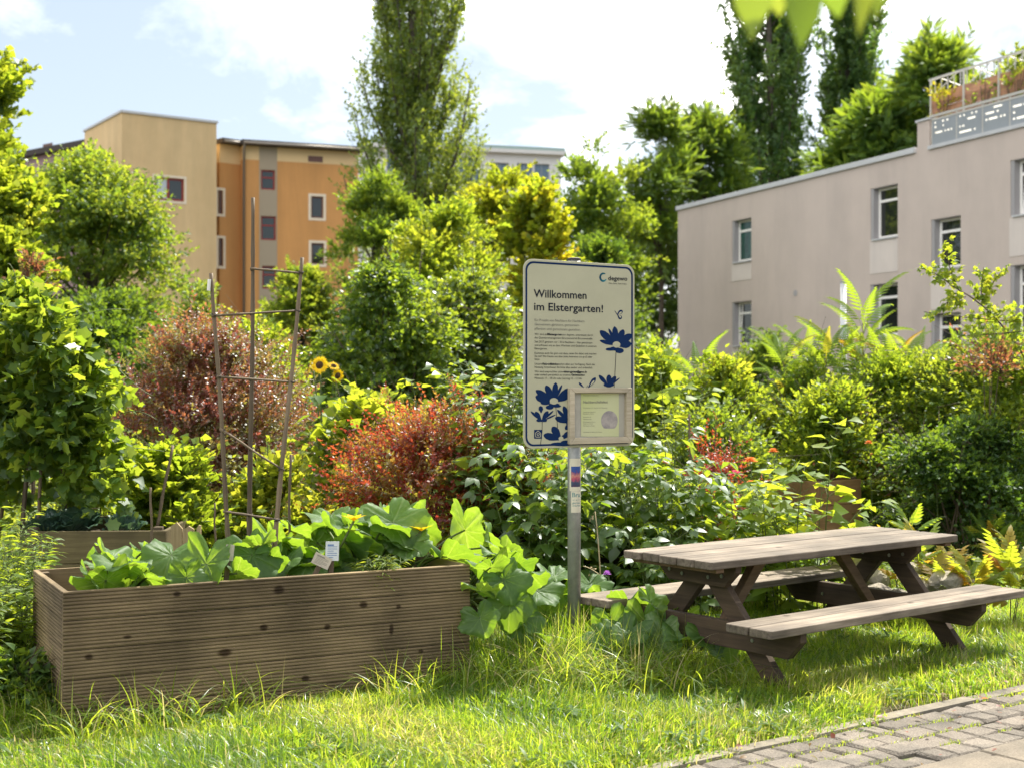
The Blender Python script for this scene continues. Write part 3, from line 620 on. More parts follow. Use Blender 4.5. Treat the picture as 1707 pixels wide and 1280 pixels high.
m,nt,out=new_mat('sticker_picture'); p=N(nt,'ShaderNodeBsdfPrincipled',i_Roughness=.4); nt.links.new(p.outputs[0],out.inputs[0]); at=N(nt,'ShaderNodeAttribute',attribute_name='tint')
no=N(nt,'ShaderNodeTexNoise',i_Scale=70,i_Detail=4); tc=N(nt,'ShaderNodeTexCoord'); nt.links.new(tc.outputs['Object'],no.inputs[0]); ad=N(nt,'ShaderNodeMath',operation='MULTIPLY_ADD',i_1=.5); nt.links.new(no.outputs['Fac'],ad.inputs[0]); nt.links.new(at.outputs['Fac'],ad.inputs[2])
nt.links.new(ramp(nt,ad.outputs[0],[(.2,(.05,.012,.06)),(.45,(.02,.05,.1)),(.62,(.35,.05,.10)),(.8,(.5,.2,.15)),(1.0,(.08,.02,.14)),(1.2,(.02,.06,.25))]).outputs[0],p.inputs['Base Color']); M['sticker_pic']=m
a=Acc(); wrap(a,950.5,968.5,764,818,.0387,.5); st=part('sticker',a,M['sticker'],sg)
a=Acc(); wrap(a,953,968.3,777,811,.0389,None,8,12); part('sticker_picture',a,M['sticker_pic'],st)
a=Acc(); wrap(a,953,969,818.3,854,.0388,.5); st=part('sticker',a,M['sticker'],sg)
M['tealink']=plain('teal_ink',(.05,.19,.20),.5)
def wrap_text(a,body,px0,px1,py,hpx,rad):
    V,Fs=text_geo(body,True); w=V[:,0].max()-V[:,0].min(); t0,z=pmap(px0,py); t1,_=pmap(px1,py); hz=hpx/F*7.76/.73
    ang=-math.pi/2-SYAW+t0+(V[:,0]-V[:,0].min())/w*(t1-t0); by={}
    for f in Fs: by.setdefault(len(f),[]).append(f)
    a.add(np.stack([rad*np.cos(ang),rad*np.sin(ang),z+V[:,1]*hz],1),[np.array(v) for v in by.values()])
a=Acc(); wrap_text(a,'Bru',955,967.5,828,8,.0391); wrap_text(a,'v i e r t',955.5,967,834,3,.0391); wrap_text(a,'garten',955,967.5,839,3,.0391); wrap_text(a,'markt',955.5,967.5,843.5,3,.0391); part('sticker_lettering',a,M['tealink'],st)

# ------------------------------------------------------------------ bamboo trellis, canes, plant labels
def on_bed(px,py,w):
    """point on the bed whose offset w from the front panel is known"""
    e=np.array([math.cos(BYAW),math.sin(BYAW)]); n=np.array([-e[1],e[0]]); O=np.array(BO)+n*w; u=(px-CX)/F; s=(u*O[1]-O[0])/(e[0]-u*e[1]); d=O[1]+s*e[1]
    return np.array([O[0]+s*e[0],d,EYE-(py-HY)/F*d])
tb=on_bed(417,900,.42); tb[2]=.5
tr=thing('bamboo_trellis','trellis of three grey bamboo canes tied with thin cross sticks, pushed into the grooved bed','trellis',tb)
r=RNG(21)
def cane(name,p0,p1,r0,r1,parent,mat=None,nodes=7):
    p0=np.array(p0);p1=np.array(p1); n=nodes*3+1; t=np.linspace(0,1,n); pts=p0+(p1-p0)*t[:,None]+np.stack([np.sin(t*5+r.uniform(0,6))*.006,np.cos(t*4)*.004,t*0],1)*(np.sin(t*math.pi)[:,None])
    rad=r0+(r1-r0)*t; rad[::3]*=1.22
    a=Acc(); tube(a,pts-np.array(parent.location if parent is not None else (0,0,0)),rad,7,r.random()); return part(name,a,mat or M['cane'],parent,smooth=True)
c1=(on_bed(385,960,.40),on_bed(352,456,.40)); c2=(on_bed(416,960,.47),on_bed(422,330,.47)); c3=(on_bed(452,975,.28),on_bed(504,430,.36))
for c,ra in ((c1,(.0125,.0095)),(c2,(.0145,.009)),(c3,(.0135,.0095))):
    c[0][2]=min(c[0][2],.5) if False else c[0][2]; cane('cane',c[0],c[1],ra[0],ra[1],tr)
for p,q,w0,w1 in (((353,527),(500,518),.385,.35),((361,628),(492,637),.385,.325),((366,714),(474,784),.385,.305),((372,852),(467,866),.385,.275),((417,448),(506,456),.455,.345)):
    cane('cross_stick',on_bed(*p,w0),on_bed(*q,w1),.0062,.0052,tr,None,3)
for px,py,w in ((357,526,.39),(421,523,.455),(497,519,.345),(365,628,.39),(420,632,.455),(488,637,.32),(371,717,.39),(419,747,.45),(468,781,.30),(380,853,.39),(417,858,.45),(461,866,.27),(422,449,.46),(502,455,.345)):
    a=Acc(); p=on_bed(px,py,w)-tb; tube(a,[p+[-.012,0,.009],p+[-.006,-.012,.002],p+[.008,-.012,-.002],p+[.013,0,.006],p+[0,.014,-.004],p+[-.013,.0,-.008]],.0035,5); part('tie',a,M['tie'],tr)
a=Acc(); M['white_tube']=plain('white_plastic',(.75,.74,.70),.5); p=on_bed(349,466,.39)-tb; tube(a,[p,p+[-.004,0,-.06]],.009,8); part('white_tube',a,M['white_tube'],tr)
cane('garden_cane',on_bed(482,960,.62),on_bed(485,757,.62),.008,.007,None,None,4); tag(bpy.data.objects['garden_cane'],'short dark stick standing alone in the grooved bed beside the trellis','cane',group='loose garden sticks')
def stick(p0,p1,ra,label):
    o=cane('garden_cane',p0,p1,ra,ra*.8,None,None,3); tag(o,label,'cane',group='loose garden sticks'); return o
stick(P(252,925,8.6),P(251,812,8.6),.008,'dark stick in front of the splintered board of the olive bed')
stick(P(262,880,9.6),P(288,742,9.75),.012,'thick slanting stick in the currant bush behind the olive bed')
stick(P(360,905,8.9),P(358,838,8.9),.007,'short thin stick between the olive bed and the trellis')
stick(P(1152,790,10.4),P(1149,690,10.4),.009,'pale thin stick among the red leaves behind the welcome sign')
stick(P(904,740,11.),P(903,590,11.),.010,'tall pale stick hidden behind the welcome sign board')
M['labelcard']=plain('label_card',(.66,.70,.72),.35,noise=.12,nscale=30); M['labelold']=plain('faded_label',(.55,.50,.40),.6,noise=.25,nscale=20); M['labelink']=plain('label_ink',(.12,.2,.42),.5)
def plabel(px,py,w,wd,ht,tilt,yaw,card,label,ink,post):
    b=on_bed(px,py,w); t=thing('plant_label',label,'plant label',b,yaw,'plant labels')
    c,s=math.cos(tilt),math.sin(tilt); R2=np.array([[c,0,s],[0,1,0],[-s,0,c]])
    a=Acc(); box(a,(-wd/2,-.003,0),(wd/2,.0,ht),M=R2); part('card',a,card,t)
    a=Acc(); box(a,(-.013,.001,-post),(.013,.009,.03),M=R2); part('stake',a,M['post_wood'],t)
    if ink:
        a=Acc()
        for k in range(7): box(a,(-wd*.36,-.0036,ht*(.82-.11*k)-(.05*ht if k==0 else 0)),(wd*(.36 if k%3 else .1),-.0031,ht*(.85-.11*k)),M=R2)
        part('print',a,M['labelink'] if ink==1 else M['greyink'],t)
plabel(553,934,.10,.072,.102,.04,BYAW-.1,M['labelcard'],'upright pale blue plant label on a stake near the front edge of the grooved bed',1,.16)
plabel(532,943,.10,.095,.062,.45,BYAW-.3,M['labelold'],'faded tilted plant label lying beside the upright pale blue one',2,.1)
plabel(381,934,.12,.045,.082,.12,BYAW+.1,M['labelold'],'small weathered beige plant label at the foot of the first trellis cane',0,.18)
# ------------------------------------------------------------------ houses
class Facade:
    """a wall line through two photo columns at known depths; local x runs to the viewer's right, local -y faces the viewer"""
    def __init__(s,px0,d0,px1,d1):
        p=np.array([X(px0,d0),d0]); q=np.array([X(px1,d1),d1]); s.O=p; s.e=norm(q-p); s.L=np.hypot(*(q-p)); s.yaw=math.atan2(s.e[1],s.e[0])
    def s(f,px):
        u=(px-CX)/F; return (u*f.O[1]-f.O[0])/(f.e[0]-u*f.e[1])
    def z(f,px,py): return EYE-(py-HY)/F*(f.O[1]+f.s(px)*f.e[1])
    def rect(f,x0,x1,y0,y1):
        xm=(x0+x1)/2; return f.s(x0),f.s(x1),f.z(xm,y1),f.z(xm,y0)
def wall_holes(a,s0,s1,z0,z1,holes,dep,y=0,tint=.5,mi=0):
    xs=sorted({s0,s1,*[v for h in holes for v in h[:2] if s0<v<s1]}); zs=sorted({z0,z1,*[v for h in holes for v in h[2:] if z0<v<z1]})
    V=[];Q=[]
    for x0,x1 in zip(xs[:-1],xs[1:]):
        for b,t in zip(zs[:-1],zs[1:]):
            cx,cz=(x0+x1)/2,(b+t)/2
            if any(h[0]<cx<h[1] and h[2]<cz<h[3] for h in holes): continue
            n=len(V); V+=[(x0,y,b),(x1,y,b),(x1,y,t),(x0,y,t)]; Q.append([n,n+1,n+2,n+3])
    for h in holes:
        x0,x1,b,t=h; 
        for p in ([(x0,y,b),(x0,y+dep,b),(x0,y+dep,t),(x0,y,t)],[(x1,y,t),(x1,y+dep,t),(x1,y+dep,b),(x1,y,b)],[(x0,y,t),(x0,y+dep,t),(x1,y+dep,t),(x1,y,t)],[(x0,y,b),(x1,y,b),(x1,y+dep,b),(x0,y+dep,b)]):
            n=len(V); V+=p; Q.append([n,n+1,n+2,n+3])
    a.add(np.array(V,float),[np.array(Q)],tint,mi)
def window(par,h,y,fw,fm,pm,transom=0,mull=0,sill=None,open_=0,gap=.02):
    x0,x1,b,t=h; a=Acc(); d=.05; g=.004
    x0+=g;x1-=g;b+=g;t-=g
    for lo,hi in (((x0,b),(x0+fw,t)),((x1-fw,b),(x1,t)),((x0+fw,t-fw),(x1-fw,t)),((x0+fw,b),(x1-fw,b+fw))): box(a,(lo[0],y,lo[1]),(hi[0],y+d,hi[1]))
    if transom: z=b+(t-b)*transom; box(a,(x0+fw,y+.001,z-fw/2),(x1-fw,y+d,z+fw/2))
    if mull: x=x0+(x1-x0)*mull; box(a,(x-fw*.6,y+.002,b+fw),(x+fw*.6,y+d,t-fw))
    w=part('window',a,fm,par)
    a=Acc(); a.add([(x0+fw*.5,y+.03,b+fw*.5),(x1-fw*.5,y+.03,b+fw*.5),(x1-fw*.5,y+.03,t-fw*.5),(x0+fw*.5,y+.03,t-fw*.5)],[np.array([[0,1,2,3]])]); part('pane',a,pm,w)
    if open_:   # tilted casement standing inwards, seen as a slanted white bar
        a=Acc(); prism(a,[(x0+fw,b+fw),(x0+fw+.05,b+fw),(x0+fw+open_+.05,t-fw),(x0+fw+open_,t-fw)],1,y+.005,y+.028); part('tilted_sash',a,fm,w)
    if sill is not None:
        a=Acc(); box(a,(x0-.02,-.06,b-.05),(x1+.02,y,b-.006)); part('sill',a,sill,w)
    return w
M['grey_render']=plain('beige_grey_render',(.585,.50,.45),.9,noise=.07,nscale=1.2,bump=.25,bscale=40,stain=.09,sscale=(.8,.8,.16))
M['pale_panel']=plain('pale_render_panel',(.69,.62,.575),.9,noise=.05,nscale=2,stain=.08,sscale=(2,2,.3))
M['reveal']=plain('grey_reveal',(.36,.35,.36),.8)
M['coping']=plain('zinc_coping',(.60,.61,.63),.5,metal=.15,noise=.1,nscale=3)
M['white_frame']=plain('white_window_frame',(.95,.93,.9),.4); M['cream_frame']=plain('cream_frame',(.70,.60,.44),.5)
M['pane']=glass_mat('dark_pane',(.018,.022,.02),.03); M['pane_green']=plain('foliage_reflection_pane',(.03,.11,.085),.12,noise=.7,nscale=2.5,col2=(.02,.03,.025)); M['pane_sky']=glass_mat('sky_pane',(.10,.16,.22),.05); M['pane_white']=plain('white_blind',(.5,.55,.6),.3)  # green pane: reflected foliage put into its colour, no curtain
G=Facade(1130,49.5,1780,32.4)
gh=thing('grey_house','flat roofed beige grey rendered house with white tilted windows and a roof terrace','house',(G.O[0],G.O[1],0),G.yaw)
Hs=[(1220,1252.5,366,436),(1451,1496.5,311,397),(1552,1601.5,363,447),(1684,1745,262,356),(1220,1252.5,503,576),(1451,1496.5,473,560),(1552,1601.5,522,610),(1684,1745,440,560)]
hh=[G.rect(*h) for h in Hs]; RT=G.z(1130,352)
a=Acc(); wall_holes(a,0,G.L,0,RT,hh,.28); 
D=9.; a.add([(0,0,0),(0,0,RT),(0,D,RT),(0,D,0),(G.L,0,0),(G.L,0,RT),(G.L,D,RT),(G.L,D,0)],[np.array([[0,1,2,3],[4,7,6,5],[2,6,7,3]])])
part('wall',a,M['grey_render'],gh)
a=Acc(); sT=G.s(1527); box(a,(-.06,-.07,RT+.003),(sT,.45,RT+.16)); box(a,(-.06,.45,RT+.003),(.35,D+.05,RT+.155)); part('roof_coping',a,M['coping'],gh,bevel=.01)
a=Acc(); box(a,(.35,.455,RT-.1),(G.L,D,RT+.05)); part('roof',a,M['coping'],gh)
for i,h in enumerate(hh):
    w=h[1]-h[0]; hi=(h[0]+w*.10,h[1],h[2],h[3])
    a=Acc(); box(a,(h[0]+.003,.02,h[2]+.003),(h[0]+w*.10,.279,h[3]-.003)); box(a,(h[0]+w*.1,.018,h[3]-.02),(h[1]-.003,.2,h[3]-.003)); part('window_lining',a,M['reveal'],gh)
    window(gh,hi,.2,.075,M['white_frame'],M['pane_green'] if i==0 else M['pane'],.74,0,M['coping'],{4:.12,3:.15}.get(i,0))
for x0,x1,y0,y1 in ((1220,1252.5,440,468),(1450.5,1497,400,455),(1552,1602,450,515),(1683,1746,360,425),(1220,1252.5,580,612)):
    p=G.rect(x0,x1,y0,y1); a=Acc(); box(a,(p[0],-.012,p[2]),(p[1],.02,p[3])); part('render_panel',a,M['pale_panel'],gh)
a=Acc(); s0=G.s(1529); s1=G.s(1549); box(a,(s0,.0035,RT-.0),(s1,.5,G.z(1538,203))); part('parapet_pier',a,M['grey_render'],gh)
a=Acc(); box(a,(s0-.04,-.04,G.z(1538,203)+.003),(s1+.04,.55,G.z(1538,203)+.06)); part('pier_coping',a,M['coping'],gh)
a=Acc(); box(a,(s1,-.06,RT+.003),(G.L,.25,RT+.10)); part('terrace_edge',a,M['coping'],gh)
# perforated balustrade sheets, with daylight through their slots
M['milk']=leaf_mat('milky_glass',[(.5,.52,.5)]*2,[(.9,.92,.88)]*2,.75,.06); M['perf']=plain('perforated_sheet',(.36,.385,.41),.45,metal=.35,noise=.08,nscale=2); M['rail']=plain('pale_rail',(.56,.54,.50),.5,metal=.2)
bal=thing('balustrade',None,None); bal.parent=gh; sa=s1+.06; zt=RT+.78; r=RNG(8); xs=np.linspace(sa,G.L,6)
for k in range(5):
    a=Acc(); hl=[]
    for row in (.22,.45,.68,.86):
        x=xs[k]+.12
        while x<xs[k+1]-.2:
            w=r.choice([.05,.06,.3,.45,.07]); 
            if r.random()<.62 and x+w<xs[k+1]-.08: hl.append((x,x+w,RT+.1+.68*row,RT+.1+.68*row+.05))
            x+=w+r.choice([.06,.1,.25])
    wall_holes(a,xs[k]+.03,xs[k+1]-.01,RT+.11,zt,hl,.003,.03); part('perforated_sheet',a,M['perf'],bal)
    a=Acc(); a.add([(xs[k]+.04,.05,RT+.12),(xs[k+1]-.02,.05,RT+.12),(xs[k+1]-.02,.05,zt-.02),(xs[k]+.04,.05,zt-.02)],[np.array([[0,1,2,3]])]); part('glass_backing',a,M['milk'],bal)
for k in range(6):
    a=Acc(); box(a,(xs[k]-.015,.035,RT+.1),(xs[k]+.02,.07,RT+.90)); part('baluster',a,M['rail'],bal)
a=Acc(); box(a,(sa-.05,.02,RT+.88),(G.L,.08,RT+.94)); box(a,(sa,.02,zt+.002),(G.L,.05,zt+.05)); part('handrail',a,M['rail'],bal)
# wooden trellis screen on the terrace
M['reed']=wood_mat('red_brown_reed',(.50,.27,.17),(.28,.145,.09),0,.85,.7,(),.25)
GN=np.array([-G.e[1],G.e[0]])
def terr(px,off):
    O=G.O+GN*off; u=(px-CX)/F; s=(u*O[1]-O[0])/(G.e[0]-u*G.e[1]); return O+s*G.e
sc0=terr(1552,1.7)
sc=thing('terrace_screen','reddish wooden lattice screen with climbing plants on the house roof terrace','screen',(sc0[0],sc0[1],RT+.25),G.yaw)
Ls=G.L-sa+2.; a=Acc(); r=RNG(4)
for k in range(12): z=.02+k*.15; box(a,(0,r.normal()*.01,z),(Ls,.02+r.normal()*.008,z+.14),r.random())
part('slat_panel',a,M['reed'],sc)
for k in range(6): a=Acc(); x=Ls*k/5; box(a,(x,-.05,0),(x+.05,-.001,2.2),.6); part('screen_post',a,M['rail'],sc)
a=Acc(); box(a,(-.05,-.05,2.2),(Ls,.02,2.25),.6); 
for k in range(40): x=.1+k*Ls/40; 
for k in range(26): x=.15+k*Ls/26; box(a,(x,0,1.80),(x+.03,.02,2.2),r.random())
for k in range(5):
    x=Ls*(k+.5)/5; tube(a,[(x-.5,.03,1.82),(x+.3,.03,2.19)],.018,5); tube(a,[(x+.5,.035,1.82),(x-.3,.035,2.19)],.018,5)
part('lattice',a,M['rail'],sc)
for px,py,nm in ((1326,489,'vent'),):
    a=Acc(); s_=G.s(px); z_=G.z(px,py); tube(a,[(s_,-.015,z_),(s_,.02,z_)],.10,12); part('wall_vent',a,M['reveal'],gh)
a=Acc(); gp=thing('pole','grey steel pole rising behind the tree of heaven leaves before the house wall','pole',(X(1406,17),17,0)); tube(a,[(0,0,0),(0,0,Z(472,17))],.04,12); part('shaft',a,M['coping'],gp); a=Acc(); tube(a,[(0,0,Z(472,17)),(0,0,Z(472,17)+.02)],.045,12); part('pole_top',a,M['reveal'],gp)

# ochre apartment block with a tan stair tower
M['tan']=plain('tan_render',(.74,.545,.30),.9,noise=.14,nscale=.35,bump=.2,bscale=6,col2=(.64,.46,.245),stain=.15,sscale=(.5,.5,.1)); M['ochre']=plain('ochre_render',(.62,.315,.112),.9,noise=.1,nscale=.5,stain=.15,sscale=(.6,.6,.07)); M['cream_band']=plain('cream_band',(.74,.54,.29),.9,noise=.08,nscale=.5)
M['taupe']=plain('taupe_band',(.36,.30,.22),.9); M['eave']=plain('dark_eave',(.05,.04,.035),.7); M['surround']=plain('pale_surround',(.76,.66,.52),.8); M['red_frame']=plain('red_window_frame',(.26,.035,.03),.5); M['brown_frame']=plain('brown_window_frame',(.14,.07,.055),.5); M['purple']=plain('mauve_render',(.36,.25,.27),.9,noise=.05,nscale=.5); M['pipe']=plain('drainpipe',(.24,.22,.2),.5,metal=.4)
TW=Facade(203,76,361,79.15)
ab=thing('apartment_block','ochre and tan apartment block with a tall blank stair tower and red framed windows','apartment block',(TW.O[0],TW.O[1],0),TW.yaw)
tz=TW.z(203,188); h1=TW.rect(258,307,297,335)
a=Acc(); wall_holes(a,0,TW.L,0,tz,[h1],.15); D=7
a.add([(0,0,0),(0,0,tz),(0,D,tz),(0,D,0),(TW.L,0,0),(TW.L,0,tz),(TW.L,D,tz),(TW.L,D,0)],[np.array([[0,1,2,3],[4,7,6,5],[1,5,6,2],[3,2,6,7]])])
tw=part('stair_tower',a,M['tan'],ab)
a=Acc(); box(a,(-.08,-.08,tz+.003),(TW.L+.08,D+.08,tz+.14)); part('tower_coping',a,M['coping'],ab)
a=Acc(); 
def surround(par,h,w=.16):
    a=Acc(); x0,x1,b,t=h
    for lo,hi in (((x0-w,b-w),(x0-.003,t+w)),((x1+.003,b-w),(x1+w,t+w)),((x0-.003,t+.003),(x1+.003,t+w)),((x0-.003,b-w),(x1+.003,b-.003))): box(a,(lo[0],-.02,lo[1]),(hi[0],.03,hi[1]))
    part('window_surround',a,M['surround'],par)
surround(ab,h1,.14)
w=window(ab,h1,.09,.11,M['red_frame'],M['pane'],0,.47)
a=Acc(); x0,x1,b,t=h1; a.add([(x0+.1,.1,b+.1),(x0+(x1-x0)*.42,.1,b+.1),(x0+(x1-x0)*.42,.1,t-.1),(x0+.1,.1,t-.1)],[np.array([[0,1,2,3]])]); part('blind',a,M['pane_white'],w)
# ochre wing: its own local frame under the same block
def wing(px0,d0,px1,d1,ytop,bands,wins,name,topmat,depth=11,pipe=None,stripe=None):
    f=Facade(px0,d0,px1,d1); c,s=math.cos(-TW.yaw),math.sin(-TW.yaw); dl=f.O-TW.O; lo=np.array([c*dl[0]-s*dl[1],s*dl[0]+c*dl[1]]); ry=f.yaw-TW.yaw
    e=bpy.data.objects.new(name,None); COL.objects.link(e); e.parent=ab; e.location=(lo[0],lo[1],0); e.rotation_euler=(0,0,ry)
    zt=f.z(px0,ytop); zb=f.z(px0,bands); hs=[f.rect(*w[:4]) for w in wins]
    a=Acc(); wall_holes(a,0,f.L,0,zb,[h for h in hs if h[3]<zb],.14); a.add([(f.L,0,0),(f.L,0,zb),(f.L,depth,zb),(f.L,depth,0),(0,0,0),(0,0,zb),(0,depth,zb),(0,depth,0)],[np.array([[0,3,2,1],[4,5,6,7]])]); part('wall',a,M[topmat],e)
    a=Acc(); box(a,(0,-.004,zb),(f.L,depth,zt)); part('upper_band',a,M['cream_band'] if topmat=='ochre' else M[topmat],e)
    a=Acc(); box(a,(-.1,-.55,zt+.003),(f.L+.2,depth+.3,zt+.28)); part('roof',a,M['eave'],e)
    a=Acc(); tube(a,[(0,-.58,zt+.1),(f.L,-.58,zt+.1)],.09,8); part('gutter',a,M['pipe'],e)
    if stripe:
        q=f.rect(*stripe); hl=[h for h in hs if q[0]<(h[0]+h[1])/2<q[1]]; a=Acc(); wall_holes(a,q[0],q[1],0,zt,hl,.02,-.012); part('taupe_stripe',a,M['taupe'],e)
    if pipe:
        x=f.s(pipe); a=Acc(); tube(a,[(x,-.12,.2),(x,-.12,zt-.25),(x,-.5,zt)],.075,8); part('drainpipe',a,M['pipe'],e)
    for h,w in zip(hs,wins):
        if h[3]<zb:
            if w[4]=='s': surround(e,h)
            wo=window(e,h,.09,.09,M['red_frame'] if w[4]=='r' else M['brown_frame'],M['pane'],.62 if w[4]=='r' else 0)
        else:
            a=Acc(); box(a,(h[0],-.02,h[2]),(h[1],-.005,h[3])); part('attic_vent',a,M['brown_frame'],e)
    return f
wing(366,80.6,402,81.6,240,271,[(363.,371.5,318,357,'s'),(364.,372,398,444,'s')],'corner_wing','ochre',9)
wing(404,81.0,597,83.4,243,266,[(435,458.5,284,317,'r'),(435,460,361,401,'r'),(437,461,444,482,'r'),(518.5,539,328,364,'s'),(519,540,406,441,'s'),(520,541,484,520,'s'),(513.5,538,261,271,'v')],'ochre_wing','ochre',9,406,(432,462,243,700))
pb=Facade(40,97,200,90); 
pbt=thing('mauve_house','mauve rendered block with a dark eave behind the tan tower and the dense tree','house',(pb.O[0],pb.O[1],0),pb.yaw)
zt=pb.z(195,236); a=Acc(); box(a,(0,0,0),(pb.L+1,8,zt)); part('wall',a,M['purple'],pbt); a=Acc(); box(a,(-.3,-.5,zt+.003),(pb.L+1,8.4,zt+.4)); part('roof',a,M['eave'],pbt)
a=Acc(); q=pb.rect(72,88,240,246); box(a,(q[0],-.03,q[2]),(q[1],-.004,q[3])); part('attic_vent',a,M['brown_frame'],pbt)
# white modern block behind the poplar
M['white_render']=plain('white_render',(.66,.66,.65),.8,noise=.06,nscale=.6); M['green_zinc']=plain('pale_green_zinc',(.30,.40,.38),.5,metal=.2); M['blue_frame']=plain('grey_blue_frame',(.20,.25,.30),.5)
Wf=Facade(606,121,935,125.5); wb=thing('white_block','white office block with wide grey blue windows behind the poplar','office block',(Wf.O[0],Wf.O[1],0),Wf.yaw)
zt=Wf.z(700,250); ws=[(645,673,251,302),(690,735,254,304),(760,800,262,304),(819,848.5,272,310),(862,888,273,312),(891,916,274,312),(645,673,325,380),(690,735,325,380),(819,848.5,335,380),(862,888,335,380)]
hs=[Wf.rect(*w) for w in ws]; a=Acc(); wall_holes(a,0,Wf.L,0,zt,hs,.3); a.add([(Wf.L,0,0),(Wf.L,0,zt),(Wf.L,12,zt),(Wf.L,12,0),(0,0,0),(0,0,zt),(0,12,zt),(0,12,0)],[np.array([[0,3,2,1],[4,5,6,7]])]); part('wall',a,M['white_render'],wb)
a=Acc(); box(a,(-.3,-.5,zt+.003),(Wf.L+.4,12.4,zt+.35)); part('cornice',a,M['white_render'],wb); a=Acc(); box(a,(-.2,-.35,zt+.353),(Wf.L+.3,12.3,zt+.65)); part('roof',a,M['green_zinc'],wb)
for h in hs: window(wb,h,.2,.12,M['blue_frame'],M['pane_sky'],0,.5)
# ------------------------------------------------------------------ plants
PROF={'bush':lambda t:np.where(t>.38,np.sqrt(np.clip(1-((t-.38)/.64)**2,0,1)),.8+.2*t/.38),
 'round':lambda t:np.clip(1-(2*t-1)**2,0,1)**.45,
 'tree':lambda t:np.clip(np.sin(np.pi*np.clip(t,0,1)**.8),0,1)**.6,
 'mound':lambda t:np.sqrt(np.clip(1-t**2.2,0,1)),
 'poplar':lambda t:np.clip(np.minimum((t+.03)/.16,1)*(1-.35*t)*np.clip((1-t)/.25,0,1)**.5,0,1),
 'dome':lambda t:np.clip(1-np.clip(t-.3,0,1)**2.4/.43,0,1)**.5*(.82+.18*np.minimum(t/.3,1)),
 'vase':lambda t:.45+.55*t}
LEAF={'dia':T_diamond(),'oval':T_oval(),'ovalw':T_oval(.8,.2,.3,.7,.3,.62),'lobe':T_lobed(3),'lobe5':T_lobed(5,.2,.12,.3),'heart':T_oval(.95,.2,.3,.62,.22,.55),
 'pin':T_pinnate(8),'pinl':T_pinnate(13,T_oval(.21,.12,.4),.2,.3,.7,1.2),'pinf':T_pinnate(6,None,.3,.5,.3),'seed':T_pinnate(5,T_oval(.42,.15,.25),.36,.4,.45,1.0,.25),'tri':T_tri(),'tri5':T_tri(None,True),'sprig':T_sprig(12),'sprig2':T_sprig(10,None,.3,3,.8,2),'long':T_long(),'narrow':T_long(.24,.3),
 'barb':T_sprig(11,T_diamond(.55,.1,.06),.25,5,1.2,3)}
def clumps(r,c,z0,z1,rx,ry,prof,nc,lump=.28,fill=.25,tmin=.04):
    t=tmin+(1-tmin)*r.random(nc)**.85; an=r.uniform(0,2*np.pi,nc); q=np.sqrt(fill+(1-fill)*r.random(nc)); R=PROF[prof](t)
    k=r.uniform(0,6.28,4); R=R*(1+lump*(np.sin(2*an+k[0]+3*t)*.5+np.sin(3*an+k[1]-5*t)*.35+np.sin(5*an+k[2]+9*t)*.25))
    cr=min(rx,(z1-z0)/2)*r.uniform(.16,.40,nc)
    lim=np.clip(R*q,0,1.15)
    x=c[0]+np.cos(an)*np.maximum(rx*lim-cr*.5,0); y=c[1]+np.sin(an)*np.maximum(ry*lim-cr*.5,0); z=z0+t*(z1-z0)-cr*.55*(t>.6)
    return np.stack([x,y,np.maximum(z,z0+.03)],1),cr
def twigs(r,C,cr,n,axis,tl,upb=.35,out=.8,sph=.75):
    w=cr**2; k=r.choice(len(C),n,p=w/w.sum()); o=rand_dir(r,n); o[:,2]=np.where(o[:,2]<-.3,-o[:,2]*.5,o[:,2])
    st=C[k]+o*(cr[k]*r.random(n)**.5*sph)[:,None]; rad=C[k]-axis; rad[:,2]*=.5
    di=norm(o*.75+norm(rad)*out*.6+np.array([0,0,upb])+r.normal(size=(n,3))*.3); return st,di,tl*r.uniform(.6,1.35,n),k
def foliage(acc,r,C,cr,nl,axis,T,size,m,tl,tint=.5,tsd=.16,droop=.15,upb=.35,out=.8,up=.7,jit=.5,spread=.9,tj=.13,sph=.75,grow=0):
    n=max(1,nl//m); st,di,ln,k=twigs(r,C,cr,n,axis,tl,upb,out,sph); ct=np.clip(tint+r.normal(size=len(C))*tsd,0,1)
    sprays(acc,r,st,di,ln,m,LEAF[T],size,ct[k],tj,droop,spread,up,jit,0,.1,grow); return st,di,ln
def stems(acc,r,base,C,n,r0,r1,spread=.15,lift=.5,k=5,zlow=0.):
    for i in r.choice(len(C),min(n,len(C)),replace=False):
        p0=np.array([base[0]+r.normal()*spread,base[1]+r.normal()*spread,zlow]); p2=C[i]; p1=p0+(p2-p0)*np.array([.35,.35,lift+.25])
        pts=bez(p0,p1,p2,8); tube(acc,pts,np.linspace(r0*r.uniform(.7,1.2),r1,8),k,r.random())
NB=[0]
